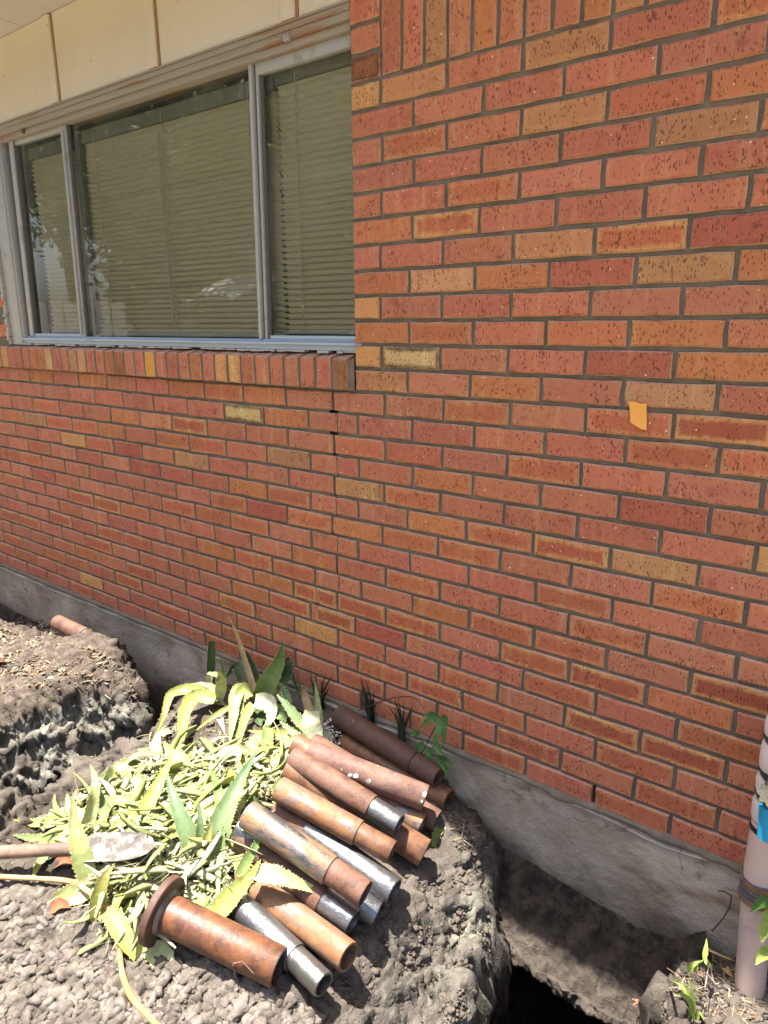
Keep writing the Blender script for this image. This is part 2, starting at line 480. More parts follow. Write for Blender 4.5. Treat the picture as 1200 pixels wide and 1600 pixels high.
MB_BRICK = mat_brick()
M_MORTAR = mat_mortar()
M_CONC = mat_concrete()
M_SOIL = mat_soil()
M_CLOD = mat_clod()
M_SOILCRUMB = mat_plain('fresh_soil_crumb', (.105, .087, .072), .95, var=.45, scale=30, bump=.6, dist=.004, spec=.1)
M_SIDING = mat_siding()
M_GAP = mat_plain('brown_stained_gap', (.26, .155, .08), .9, var=.4, scale=30)
M_TRIM = mat_plain('weathered_grey_trim', (.27, .235, .19), .75, var=.18, scale=14, dirt=(.25, .13, .07, .8), dscale=9, dlo=.54, dhi=.62, stretch=(.22, 1, 4))
M_ALU = mat_plain('weathered_aluminium', (.38, .375, .355), .48, .25, var=.12, scale=30, bump=.1, dirt=(.20, .17, .13, .5), dscale=16, dlo=.55, dhi=.72)
M_INNER = mat_plain('inner_grey_stile', (.20, .20, .18), .5, .2)
M_BLUEALU = mat_plain('blue_grey_painted_rail', (.36, .43, .50), .5, .1, var=.10, scale=25, bump=.1, dirt=(.18, .16, .14, .5), dscale=20, dlo=.58, dhi=.72, stretch=(.3, 1, 1))
M_DARKGAP = mat_plain('dark_gasket', (.075, .073, .068), .6)
M_CAULK = mat_plain('old_white_caulk', (.42, .40, .37), .85, var=.25, scale=60, bump=.5, dist=.006, dirt=(.13, .09, .06, .8), dscale=40, dlo=.55, dhi=.62)
M_SOFFIT = mat_plain('painted_soffit', (.50, .47, .43), .8, var=.08)
M_ROOF = mat_plain('grey_roof_shingle', (.12, .11, .10), .95, var=.3)
M_ROOM = mat_plain('room_plaster', (.30, .28, .24), .9)
M_SLAT = mat_plain('olive_beige_slat', (.72, .675, .54), .5, var=.06, scale=6, bump=.03)
M_HEADRAIL = mat_plain('shadow_toned_headrail', (.22, .21, .17), .5)  # headrail colour darkened to paint in the shadow under the window head
M_CORD = mat_plain('pale_cord', (.62, .58, .46), .8)
M_GLASS = mat_glass()
M_LEAF = mat_leaf('aloe_leaf')
M_LITTER = mat_leaf('cut_leaf', .55, .2)
M_WEED = mat_leaf('weed_leaf', .5, .1)
M_CHIP = mat_leaf('wood_chip', .85, 0)
M_RUST = mat_rust('rusty_steel', (.070, .032, .022), (.165, .078, .047), pale=.22)
M_RUSTW = mat_rust('rusty_steel_with_white_splashes', (.095, .046, .034), (.175, .092, .068), white=.70, pale=.35)
M_RUSTO = mat_rust('orange_rusted_steel', (.080, .034, .020), (.190, .088, .040), pale=.15, gloss=.5)
M_RUSTD = mat_rust('dark_brown_rusted_steel', (.070, .038, .028), (.105, .052, .034))
M_STEEL = mat_rust('bare_grey_steel', (.20, .11, .06), (.25, .15, .085), steel=.86, bluish=(.235, .235, .24))
M_STEELR = mat_rust('half_rusted_steel', (.19, .09, .035), (.27, .14, .05), steel=.40, bluish=(.20, .20, .205))
M_STEELR2 = mat_rust('lightly_rusted_steel', (.175, .08, .036), (.245, .12, .05), steel=.22, bluish=(.22, .22, .22))
M_PINK = mat_plain('pinkish_white_plastic', (.56, .42, .365), .38, var=.06, scale=10, bump=.05, dirt=(.30, .19, .23, .55), dscale=5, dlo=.58, dhi=.75)
M_WRAP = mat_plain('white_foam_wrap', (.60, .52, .50), .5, var=.05, scale=12, bump=.1)
M_BLACK = mat_plain('black_rubber', (.018, .018, .018), .5, bump=.2)
M_BLUE = mat_plain('bright_blue_plastic', (.02, .28, .50), .4, var=.1, bump=.05)
M_BRASS = mat_plain('corroded_valve_metal', (.10, .088, .066), .6, .5, var=.4, scale=40, bump=.5, dirt=(.08, .16, .17, .7), dscale=25)
M_CLAMP = mat_plain('mud_stained_rubber', (.09, .085, .085), .55, var=.5, scale=35, bump=.4, dirt=(.42, .36, .26, .8), dscale=22, dlo=.52, dhi=.6)
M_TAPE = mat_plain('orange_masking_tape', (.78, .36, .07), .6, var=.06, scale=15, bump=.1)
M_ROOT = mat_plain('peeled_orange_root', (.42, .20, .07), .7, var=.2, scale=45, bump=.4, dirt=(.48, .34, .17, .7), dscale=20, dlo=.42, dhi=.6)
M_REDBAND = mat_plain('red_band', (.35, .05, .04), .6)
M_HANDLE = mat_plain('worn_wooden_handle', (.22, .145, .10), .7, var=.3, scale=24, bump=.3, dirt=(.10, .07, .055, .8), dscale=9, dlo=.45, dhi=.6, stretch=(.5, 1, 1))
M_BLADE = mat_plain('dusty_steel_blade', (.20, .185, .17), .8, .0, var=.3, scale=50, bump=.5, dirt=(.085, .072, .062, .9), dscale=32, dlo=.46, dhi=.58)
M_WIRE = mat_plain('rusty_wire', (.15, .10, .075), .7)
M_TWIG = mat_plain('dark_twig', (.05, .035, .025), .9)
M_BARK = mat_plain('tree_bark', (.09, .065, .045), .95, var=.4, bump=.6, dist=.02)
M_FROTH = mat_plain('pale_root_mass', (.62, .58, .50), .9, var=.15, scale=60, bump=.6)
M_LAWN = mat_plain('dry_lawn', (.34, .28, .18), .95, var=.3, scale=3, bump=.8, dist=.03, dirt=(.22, .21, .11, .8), dscale=1.2, dlo=.45, dhi=.6)
M_PALEWALL = mat_plain('pale_house_paint', (.70, .68, .62), .8, var=.05)
M_TREELEAF = mat_leaf('tree_leaf', .5, .0)

# ------------------------------------------------------------------ the house
PITCH, COURSE = .203, .0677
Z0 = 28 * COURSE                                # z of bed line 0; brick base is z = 0
JM = .0105                                      # joint width
house = thing('brick_house', 'red brick house wall with an aluminium window and cream boards above it', 'house', (0, 0, 0))
wall = thing('brick_wall', None, None); del wall['label'], wall['category']; wall.parent = house

# where the mason really put the joints: (u, bed line, shift along, shift up) in mm
JOINTS = [(0.5,1,0,1),(0.5,0,1,-2),(1.5,1,1,2),(1.0,2,4,2),(2.0,2,3,-1),(0.5,3,3,-4),(1.5,3,3,2),(1.0,4,5,0),(2.0,4,3,2),(4.0,2,3,2),(4.5,3,4,2),(4.0,4,5,3),(5.0,4,2,5),(4.5,5,5,5),(3.0,6,1,0),(2.5,7,-4,-3),(3.5,7,-3,-1),(3.0,8,-8,-2),(4.0,8,-7,0),(2.5,9,-4,-2),(3.5,9,-3,-1),(3.0,10,-7,-2),(4.0,10,-11,0),(5.0,10,-10,2),(4.5,11,-6,-1),(4.0,12,-13,-1),(5.0,12,-12,2),(4.5,13,5,1),(4.0,14,6,0),(5.0,14,5,3),(1.0,12,-11,-4),(2.0,12,-14,-3),(0.5,13,7,-1),(1.5,13,5,-3),(-0.5,13,11,-7),(0.0,14,7,-4),(1.0,14,4,-6),(2.0,14,3,-1),(0.5,15,10,-5),(1.5,15,3,-3),(0.0,16,8,-5),(1.0,16,5,-3),(2.0,16,2,-1),(-0.5,17,8,-4),(0.5,17,4,2),(1.5,17,0,0),(-0.5,21,8,1),(0.5,21,8,-2),(1.5,21,2,1),(0.0,20,1,1),(1.0,20,-3,-1),(2.0,20,-2,1),(0.0,22,11,6),(1.0,22,8,3),(2.0,22,4,2),(-0.5,23,7,4),(0.5,23,6,3),(1.5,23,5,3),(0.0,24,-16,6),(1.0,24,-20,4),(2.0,24,-22,4),(0.5,25,5,4),(1.5,25,3,1),(1.0,26,-11,3),(3.0,18,-14,2),(4.0,18,-9,2),(2.5,17,0,-1),(3.5,17,4,-2),(2.5,19,-5,1),(3.5,19,-5,1),(3.0,20,2,1),(4.0,20,7,0),(2.5,21,-1,6),(3.5,21,-2,-3),(3.0,22,3,2),(4.5,17,1,-5),(4.0,16,0,-4),(5.0,16,4,-2),(5.0,18,-6,1),(4.5,19,-4,2),(5.5,19,-1,2),(5.0,20,10,1),(4.5,21,-4,0),(5.0,22,3,0),(4.5,23,7,1),(5.5,23,8,0),(5.0,24,-14,1),(4.5,25,4,-1),(5.5,25,6,2),(5.0,26,-5,-2),(4.5,27,3,-3),(5.0,27,2,-8),(-5.5,13,4,3),(-4.5,13,8,-4),(-3.5,13,7,-5),(-2.5,13,12,-3),(-1.5,13,10,-2),(-5.0,14,0,1),(-4.0,14,4,-2),(-3.0,14,8,-4),(-2.0,14,4,-2),(-5.5,15,3,0),(-4.5,15,7,-1),(-3.5,15,8,-5),(-2.5,15,14,-2),(-5.0,16,-6,-2),(-3.0,16,3,-3),(-2.0,16,10,-2),(-4.5,17,3,-2),(-2.5,17,5,-2),(-5.0,18,2,2),(-4.0,18,5,0),(-3.0,18,2,-1),(-2.0,18,3,0),(-5.5,19,-10,2),(-4.5,19,-3,-1),(-3.5,19,-6,0),(-6.5,13,-1,2),(-7.5,13,-4,3),(-8.5,13,-16,4),(-9.5,13,-18,4),(-10.5,13,-25,4),(-5.5,17,-1,-1),(-6.5,17,-6,1),(-7.5,17,-7,0),(-8.5,17,-12,1),(-9.5,17,-19,4),(-10.5,17,-30,-1)]
JN = np.array(JOINTS, float)
def joint_du(r, u):
    base = 0.0 if u > -6 else (u + 6) * 5.5
    sel = JN[JN[:, 1] == r + 1]
    if len(sel):
        w = np.exp(-((sel[:, 0] - u) / 1.2) ** 2)
        if w.sum() > 1e-3:
            return float((w * sel[:, 2]).sum() / w.sum()) * .001
    return (base + float(_hash(np.array([int(u * 2)]), np.array([r]), np.array([3]), 5)[0] - .5) * 9) * .001
def bed_dv(v, u):
    w = np.exp(-((JN[:, 0] - u) / 1.5) ** 2 - ((JN[:, 1] - v) / 1.0) ** 2)
    return float((w * JN[:, 3]).sum() / (w.sum() + .15)) * .001

TONES = {(12,9):'S',(5,2):'F',(14,-9):'S',(15,-16):'M',(15,-18):'M',(20,-17):'F',(20,-15):'F',(20,-23):'M',(23,-24):'F',(23,-22):'F',(22,-19):'F',(22,-15):'F',(23,-16):'F',(24,-19):'M',(22,-13):'M',(24,-17):'M',(25,-24):'M',(26,-17):'Y',(25,-14):'F',(24,-13):'F',(26,-11):'M',(24,-7):'F',(23,-4):'F',(22,-3):'S',(22,-1):'S',(23,-2):'S',(24,-3):'Y',(21,-4):'M',(17,-4):'M',(18,-3):'M',(19,-6):'M',(17,6):'S',(18,3):'M',(22,5):'F',(22,7):'S',(21,10):'S',(22,1):'F',(25,4):'M',(24,7):'S',(26,5):'M',(24,9):'S',(25,2):'F',(25,0):'M',(13,10):'M',(14,-1):'M',(16,1):'M',(16,-1):'B',(17,2):'O',(15,2):'O',(12,3):'M',(11,4):'O',(11,8):'L',(10,7):'R2',(17,8):'B',(16,11):'Y',(6,5):'T',(6,7):'F',(7,8):'B',(2,5):'T',(0,1):'T',(0,5):'T',(3,8):'B',(2,9):'O',(7,2):'L',(9,6):'O',(9,8):'O',(10,1):'X',(10,-1):'Y',(11,0):'T',(8,-1):'Y',(0,-1):'Y',(-1,0):'D',(13,-6):'X',(15,-4):'B',(16,-9):'B',(12,-7):'M',(12,-5):'O',(12,-9):'O',(15,-20):'B',(12,-19):'O',(12,-15):'O',(16,-17):'Y',(14,-13):'O',(17,-20):'O',(15,-14):'O',(14,-19):'M',(25,8):'M',(26,9):'M',(7,0):'O',(5,0):'O',(9,0):'O',(2,7):'R2',(6,9):'R2',(7,6):'R2',(21,6):'M',(14,1):'R2',(20,1):'M',(18,-1):'O',(21,-6):'M',(7,4):'O',(7,10):'O',(0,9):'M'}
YEL = (.52, .265, .10)
PAL = {  # body colour, rim colour, rim strength
    'R': ((.430, .142, .082), YEL, .12), 'R2': ((.385, .112, .066), YEL, .0), 'P': ((.435, .154, .092), YEL, .16),
    'O': ((.430, .150, .066), YEL, .18), 'L': ((.480, .225, .120), YEL, .2), 'Y': ((.510, .250, .095), YEL, .5),
    'B': ((.385, .185, .085), YEL, .25), 'T': ((.440, .190, .090), YEL, .5), 'D': ((.24, .085, .040), (.05, .03, .02), .6),
    'M': ((.410, .125, .062), (.52, .25, .11), .62), 'F': ((.385, .110, .056), YEL, .95), 'S': ((.340, .092, .050), YEL, 1.0),
    'X': ((.56, .37, .165), (.055, .030, .018), 1.0)}
def tone_for(r, k):
    t = TONES.get((r, k))
    if t: return t
    x = float(_hash(np.array([k]), np.array([r]), np.array([9]), 11)[0])
    if r > 19 and x < .10: return 'M'
    return 'R' if x < .50 else ('P' if x < .80 else ('R2' if x < .84 else ('O' if x < .91 else 'M')))

def brick_geo(x0, x1, z0, z1, tone, seed, y=0.0, depth=.075, axis='xz'):
    """a brick with a slightly wavering outline and chamfered face; returns verts, faces, attribute arrays"""
    R = random.Random(seed)
    nx, nz = (4, 2) if (x1 - x0) > (z1 - z0) else (2, 4)
    if abs((x1 - x0) - (z1 - z0)) < .05: nx, nz = 3, 2
    pts = [(i / nx, 0) for i in range(nx)] + [(1, i / nz) for i in range(nz)] + [(1 - i / nx, 1) for i in range(nx)] + [(0, 1 - i / nz) for i in range(nz)]
    n = len(pts)
    j = lambda: R.uniform(-.0016, .0016)
    out = [(x0 + (x1 - x0) * a + j(), z0 + (z1 - z0) * b + j()) for a, b in pts]
    cx, cz = (x0 + x1) / 2, (z0 + z1) / 2
    yy = y + R.uniform(-.0016, .0016)
    tx, tz = R.uniform(-.008, .008), R.uniform(-.012, .012)
    vs = []
    ch = .0036
    for px, pz in out: vs.append((px, y + depth, pz))
    for px, pz in out: vs.append((px, yy + ch + tx * (px - cx) + tz * (pz - cz), pz))
    for px, pz in out:
        qx = px - math.copysign(min(ch * 1.1, abs(px - cx)), px - cx); qz = pz - math.copysign(min(ch * 1.1, abs(pz - cz)), pz - cz)
        if abs(px - cx) < (x1 - x0) * .4: qx = px
        if abs(pz - cz) < (z1 - z0) * .3: qz = pz
        vs.append((qx, yy + R.uniform(0, .0006) + tx * (qx - cx) + tz * (qz - cz), qz))
    fs = []
    for i in range(n):
        k = (i + 1) % n
        fs.append((i, k, n + k, n + i)); fs.append((n + i, n + k, 2 * n + k, 2 * n + i))
    fs.append(tuple(2 * n + i for i in range(n)))
    body, rim, ra = PAL[tone]
    s = R.uniform(.88, 1.10); hs = R.uniform(-.04, .05)
    b = (min(1, body[0] * s * (1 + hs * .3)), body[1] * s * (1 + hs * 1.8), body[2] * s, 1)
    ra = min(1, ra * R.uniform(.8, 1.1))
    N = len(vs)
    va = np.array(vs)
    return va, fs, dict(btint=np.tile(b, (N, 1)), brim=np.tile((*rim, ra), (N, 1)),
                        bloc=np.c_[va[:, 0] - cx, va[:, 2] - cz, np.zeros(N)],
                        bdim=np.tile(((x1 - x0) / 2, (z1 - z0) / 2, 0), (N, 1)))

def project(p):
    q = RW @ (np.asarray(p) - CAM)
    return q[0] / q[2] * FPX + 600, q[1] / q[2] * FPX + 800, q[2]

bricks = []     # (area in view, x0, x1, z0, z1, tone, seed, y)
def put_brick(x0, x1, z0, z1, tone, seed, y=0.0):
    c = [project((x, y, z)) for x, z in ((x0, z0), (x1, z0), (x1, z1), (x0, z1))]
    if min(k[2] for k in c) < .05: area = 0
    else:
        xs = np.clip([k[0] for k in c], 0, 1200); zs = np.clip([k[1] for k in c], 0, 1600)
        area = abs(sum(xs[i] * zs[(i + 1) % 4] - xs[(i + 1) % 4] * zs[i] for i in range(4))) / 2
    bricks.append((area, x0, x1, z0, z1, tone, seed, y))

XL, XR = -3.6, 2.3
CRACKED = {(15, -1.0): (.56, .0042), (17, -1.0): (.55, .0038), (19, -1.0): (.57, .0042), (21, -1.0): (.54, .0032), (22, -1.5): (.55, .0042), (23, -1.0): (.12, .0030)}
THIN = []
WIN_L = -2.085
seed = 0
for r in range(-7, 28):
    umin = int(XL / PITCH) - 1
    for k in range(umin, 13):
        u0 = k + (.5 if r % 2 == 0 else 0.0)
        u1 = u0 + 1
        xa, xb = u0 * PITCH, u1 * PITCH
        if xb > XR or xa < XL: continue
        seed += 1
        g0, g1 = joint_du(r, u0), joint_du(r, u1)
        key = (r, int(round(u0 * 2)))
        x0, x1 = xa + g0 + JM / 2, xb + g1 - JM / 2
        if r < 12:                                   # beside the window
            if u1 <= 0 and u0 >= -10.6 and not (r in (10, 11) and u1 * PITCH < -2.32):
                continue
            if r <= -4 and x1 > -2.96 and u1 <= 0: continue
            if u0 == -.5: x0 = .004
            elif u0 == 0: x0 = .003
            elif u0 < 0 and u1 > 0: x0 = .004
            if x1 < 0 and x1 > WIN_L: x1 = WIN_L
            if r in (10, 11) and x0 < -2.32 < x1: x1 = -2.325
            if x1 - x0 < .02: continue
            if -3 <= r <= -1:
                if u0 > -.6 and u1 > 0 and x0 < .1:
                    x0, x1 = .004, .1015 - JM / 2 + .003
                    key = (r, 0)
                elif u0 >= 0: continue
                if u0 >= 0.4: continue
        um = (u0 + u1) / 2
        zt = (28 - r) * COURSE + bed_dv(r, um) - JM / 2
        zb = (27 - r) * COURSE + bed_dv(r + 1, um) + JM / 2
        t = tone_for(*key)
        if (r, u0) in CRACKED:
            cpos, cg = CRACKED[(r, u0)]
            xc = x0 + (x1 - x0) * cpos; jj = random.Random(r).uniform(-.004, .004)
            put_brick(x0, xc - cg / 2, zb, zt, t, seed); put_brick(xc + cg / 2, x1, zb, zt, t, seed + 5000)
            THIN.append((xc, cg, zb - .008, zt + .008))
            continue
        if r == 13 and u0 == -1.0:                  # the cracked brick under the sill, in two pieces
            xc = x0 + (x1 - x0) * .60
            put_brick(x0, xc - .002, zb, zt, t, seed); put_brick(xc + .003, x1, zb, zt, t, seed + 5000)
            continue
        put_brick(x0, x1, zb, zt, t, seed)
# soldier course level with the window head
SOLD = ['R', 'R', 'B', 'P', 'O', 'R', 'P', 'R', 'O', 'T', 'R', 'O', 'R', 'P', 'R2', 'R', 'O', 'R', 'P', 'R', 'B', 'R', 'P', 'R', 'O', 'R', 'R', 'P', 'R', 'R', 'R', 'O']
x = .1015 + .006
i = 0
while x + .058 < XR:
    put_brick(x, x + .0575, Z0 + JM / 2, Z0 + 3 * COURSE - JM / 2, SOLD[i % len(SOLD)], 7000 + i)
    x += .0677; i += 1

bricks.sort(key=lambda b: -b[0])
for i, (ar, x0, x1, z0, z1, t, sd_, y) in enumerate(bricks[:300]):
    vs, fs, at = brick_geo(x0, x1, z0, z1, t, sd_, y)
    o = np.array(((x0 + x1) / 2, 0, (z0 + z1) / 2))
    ob = link('brick', mesh_np('brick', vs - o, fs, at), MB_BRICK, wall)
    ob.location = o
V, F, A, base = [], [], {}, 0
for (ar, x0, x1, z0, z1, t, sd_, y) in bricks[300:]:
    vs, fs, at = brick_geo(x0, x1, z0, z1, t, sd_, y)
    V.append(vs); F += [tuple(i + base for i in f) for f in fs]; base += len(vs)
    for k, v in at.items(): A.setdefault(k, []).append(v)
link('brickwork', mesh_np('brickwork', np.vstack(V), F, {k: np.vstack(v) for k, v in A.items()}), MB_BRICK, wall, kind='stuff')

# mortar: a backing sheet with real holes where the joints have opened
holes = []
def hole(u, r, w=.011, ext=0.0, dz=0.0):
    g = joint_du(r, u)
    holes.append((u * PITCH + g - w / 2, u * PITCH + g + w / 2, (27 - r) * COURSE + bed_dv(r + 1, u) - ext, (28 - r) * COURSE + bed_dv(r, u) - .004))
hole(-.5, 12, .016, .007); hole(-.5, 14, .015, .007); hole(-.5, 18, .013, .006); hole(4.0, 27, .012, -.008)
hole(-.5, 16, .007, .004); hole(-.5, 20, .007, .004); hole(-1.5, 23 - 1, .002, .0)
holes += [(a_ - b_ / 2, a_ + b_ / 2, c_, d_) for a_, b_, c_, d_ in THIN]
hx = -.5 * PITCH + joint_du(12, -.5)
holes.append((hx - .018, hx + .018, 15 * COURSE + bed_dv(13, -.5) - .006, 15 * COURSE + bed_dv(13, -.5) + .004))
holes.append((hx - .020, hx + .016, 14 * COURSE + bed_dv(14, -.5) - .005, 14 * COURSE + bed_dv(14, -.5) + .005))
holes.append((hx - .012, hx + .010, 14 * COURSE + .006, 15 * COURSE - .006))
gx = sorted(set([XL, WIN_L, 0.002, XR] + [h for q in holes for h in q[:2]]))
gz = sorted(set([0.0, 16 * COURSE - .003, 16 * COURSE, Z0 + 7.3 * COURSE] + [h for q in holes for h in q[2:]]))
mb = MB()
for a, b in zip(gx[:-1], gx[1:]):
    for c, d in zip(gz[:-1], gz[1:]):
        mx, mz = (a + b) / 2, (c + d) / 2
        if any(q[0] < mx < q[1] and q[2] < mz < q[3] for q in holes): continue
        if mz > 16 * COURSE and WIN_L < mx < .002: continue
        mb.add([(a, .009, c), (b, .009, c), (b, .009, d), (a, .009, d)], [(0, 1, 2, 3)])
# returns of the window opening
mb.add([(.002, .006, 16 * COURSE), (.002, .11, 16 * COURSE), (.002, .11, Z0 + 3 * COURSE), (.002, .006, Z0 + 3 * COURSE)], [(0, 1, 2, 3)])
mb.add([(WIN_L, .006, 16 * COURSE), (WIN_L, .11, 16 * COURSE), (WIN_L, .11, Z0 + 3 * COURSE), (WIN_L, .006, Z0 + 3 * COURSE)], [(3, 2, 1, 0)])
mb.build('mortar', M_MORTAR, wall, recalc=False)
mb = MB(); mb.add([(XL, .09, -.02), (XR, .09, -.02), (XR, .09, 16 * COURSE), (XL, .09, 16 * COURSE)], [(0, 1, 2, 3)])
mb.build('wall_cavity', mat_plain('shade_black_cavity', (.02, .016, .013), .95), wall, recalc=False)  # backing coloured near black, painting deep shade into the open joints

# window sill: bricks set on edge, sloping out
sill = thing('window_sill', None, None); del sill['label'], sill['category']; sill.parent = house
SILL = ['D2', 'R', 'R', 'P', 'R', 'R', 'O', 'Y', 'Y', 'R', 'O', 'P', 'R', 'P', 'YY', 'R', 'P', 'B2', 'B2', 'R', 'R', 'L', 'B', 'R', 'P', 'L', 'O', 'O', 'P', 'R', 'R', 'Y', 'R', 'O']
PAL['D2'] = ((.33, .13, .05), YEL, .1); PAL['YY'] = ((.66, .34, .05), YEL, .2); PAL['B2'] = ((.33, .115, .05), YEL, .1)
x = -.014
for i, t in enumerate(SILL):
    w = .0565
    zt = 1.176
    vs, fs, at = brick_geo(x - w, x, 16 * COURSE + .002, zt, t, 9000 + i, -.020, .12)
    # slope the top: push the back upper edge up
    bk = (vs[:, 1] > 0) & (vs[:, 2] > zt - .02)
    vs[bk, 2] += .028
    o = np.array((x - w / 2, 0, 16 * COURSE))
    if i == 0: at['btint'][:] = (.26, .105, .05, 1)
    ob = link('brick', mesh_np('brick', vs - o, fs, at), MB_BRICK, sill)
    ob.location = o
    if i == 0: xs0 = x
    x -= .0672 if i < 22 else .066
mb = MB()
mb.add([(x + .004, -.013, 16 * COURSE), (xs0 + .004, -.013, 16 * COURSE), (xs0 + .004, -.013, 1.170), (x + .004, -.013, 1.170),
        (x + .004, .10, 16 * COURSE), (xs0 + .004, .10, 16 * COURSE), (xs0 + .004, .10, 1.198), (x + .004, .10, 1.198)],
       [(0, 1, 2, 3), (3, 2, 6, 7), (1, 5, 6, 2), (4, 0, 3, 7), (0, 4, 5, 1)])
mb.add([(-.013, -.014, 16 * COURSE), (.001, -.002, 16 * COURSE), (.001, -.002, 1.176), (-.013, -.014, 1.172), (-.016, .02, 16 * COURSE), (-.016, .02, 1.176)],
       [(0, 1, 2, 3), (3, 2, 5)])
mb.build('mortar', M_MORTAR, sill)

# foundation: cast beam, its top edge uneven under the first course
nb = 420
fx = np.linspace(XL, XR, nb)
v, f = [], []
fy = -.005 + .004 * fbm(np.c_[fx * 3, fx * 0, fx * 0], 3, 3)
ft = -.003 - .006 * (fbm(np.c_[fx * 9, fx * 0, fx * 0], 3, 5) + .4) - .012 * np.exp(-((fx - 1.0) / .12) ** 2)
rows_z = np.linspace(0, 1, 44)
for i, xx in enumerate(fx):
    bot = -.47 if .40 < xx < 1.16 else -.75
    for j, t in enumerate(rows_z):
        z = ft[i] * (1 - t) + bot * t
        yy = fy[i] + (.008 * t if j else .012) - (.004 if j == 1 else 0)
        v.append((xx, yy, z))
    v.append((xx, .30, bot)); v.append((xx, .30, -.003))
m_ = 46
for i in range(nb - 1):
    for j in range(m_ - 1):
        f.append((i * m_ + j, i * m_ + j + 1, (i + 1) * m_ + j + 1, (i + 1) * m_ + j))
    f.append((i * m_ + 45, i * m_, (i + 1) * m_, (i + 1) * m_ + 45))
va = np.array(v)
va[:, 1] += .006 * fbm(va * 9, 5, 21, .6) * (va[:, 1] < .1)
link('foundation', mesh_np('foundation', va, f, smooth=True, sharp=.7), M_CONC, house)
# mortar fillet smeared along the joint of brick and concrete
v, f = [], []
xs = np.arange(XL, XR, .012)
hh = .004 + .010 * np.clip(fbm(np.c_[xs * 14, xs * 0, xs * 0], 4, 31) + .25, 0, 1) + .018 * np.clip(fbm(np.c_[xs * 7, xs * 0 + 3, xs * 0], 4, 33, .7), 0, 1) * (xs > .3)
for i, xx in enumerate(xs):
    v += [(xx, .004, .006), (xx, -.004 - hh[i] * .25, .001), (xx, -.008 - hh[i] * .35, -hh[i]), (xx, .004, -hh[i] - .016)]
for i in range(len(xs) - 1):
    for j in range(3): f.append((i * 4 + j, i * 4 + j + 1, i * 4 + 5 + j, i * 4 + 4 + j))
link('mortar_fillet', mesh_np('mortar_fillet', np.array(v), f, smooth=True), M_MORTAR, house)

# ------------------------------------------------------------------ window (part of the house)
win = thing('window', None, None); del win['label'], win['category']; win.parent = house
Y1 = .030
mb = MB()   # outer frame: left jamb, head strips
mb.box(-2.082, -1.975, .018, .075, 1.188, 2.045, .004, dx=(0, .018))
mb.box(-2.082, -1.988, .012, .019, 1.190, 2.045, .002, dx=(0, .018))
mb.build('frame_jamb', M_ALU, win, smooth=True)
mb = MB()
mb.box(-2.10, .003, .004, .08, 2.052, 2.072, .003)
mb.box(-2.10, .003, .014, .08, 2.030, 2.0515, .003)
mb.box(-2.10, .003, .000, .08, 2.0725, 2.088, .003)
mb.build('frame_head', M_TRIM, win, smooth=True)
mb = MB()   # the light edge where the paint has chipped off the trim
mb.box(-2.10, .003, -.004, .01, 2.0885, 2.094, .001)
mb.build('frame_drip_edge', M_TRIM, win)
mb = MB()
mb.box(-2.0, .02, .016, .075, 1.197, 1.219, .002)
mb.box(-1.975, .003, .030, .075, 1.2195, 1.228, .001)
mb.box(-2.0, .022, .008, .018, 1.213, 1.2205, .002)
mb.build('bottom_rail', M_BLUEALU, win, smooth=True)
mb = MB()
R = random.Random(5)
x = -2.07
while x < -.01:
    w = R.uniform(.01, .05)
    if R.random() < .82:
        mb = MB(); mb.box(x, x + w, R.uniform(.008, .014), .03, 1.188 + R.uniform(0, .004), 1.1965, .001); mb.build('caulk', M_CAULK, win)
    x += w
mb = MB()   # rough sealant down the left edge
z = 1.19
while z < 1.80:
    h = R.uniform(.008, .025); mb.box(-2.10 + R.uniform(-.006, 0), -2.084, R.uniform(-.006, .004), .03, z, z + h, .003, dx=(0, .002)); z += h
mb.build('sealant', M_CAULK, win)
# sashes: left slider, fixed middle, right slider
def stile(name, xb, xt, w, y0, y1, z0=1.2285, z1=2.03, mat=M_ALU, bev=.002):
    mb = MB(); mb.box(xb - w / 2, xb + w / 2, y0, y1, z0, z1, bev, dx=(0, xt - xb))
    return mb.build(name, mat, win, smooth=True)
stile('sash_stile', -1.922, -1.880, .030, .026, .06)
stile('gasket', -1.957, -1.918, .020, .034, .07, mat=M_DARKGAP)
stile('gasket', -1.900, -1.857, .008, .030, .06, mat=M_DARKGAP)
stile('mullion', -1.511, -1.479, .010, .026, .06); stile('mullion', -1.496, -1.464, .008, .034, .06); stile('gasket', -1.485, -1.453, .008, .038, .052, mat=M_DARKGAP)
stile('mullion', -.421, -.405, .013, .024, .06); stile('gasket', -.410, -.3935, .008, .036, .06, mat=M_DARKGAP); stile('mullion', -.401, -.385, .009, .032, .06); stile('gasket', -.388, -.372, .009, .038, .052, mat=M_DARKGAP)
stile('inner_stile', -1.462, -1.430, .030, .058, .078, mat=M_INNER); stile('inner_stile', -1.890, -1.846, .030, .058, .078, mat=M_INNER)
for x0, x1 in ((-1.90, -1.49), (-.38, .0)):
    mb = MB(); mb.box(x0, x1, .030, .06, 1.2285, 1.240, .002); mb.build('sash_rail', M_BLUEALU, win, smooth=True)
mb = MB(); mb.box(-1.87, -1.465, .032, .06, 2.012, 2.0295, .002, dx=(0, 0)); mb.build('sash_rail', M_ALU, win, smooth=True)
mb = MB(); mb.box(-.385, .0, .030, .06, 1.998, 2.0295, .002); mb.build('sash_rail', M_ALU, win, smooth=True)
for x0, x1, y in ((-1.905, -1.48, .046), (-1.50, -.40, .052), (-.395, .004, .046)):
    mb = MB(); mb.add([(x0, y, 1.225), (x1, y, 1.225), (x1, y, 2.03), (x0, y, 2.03)], [(0, 1, 2, 3)])
    mb.build('pane', M_GLASS, win, recalc=False)
mb = MB()   # small latch clips on the head
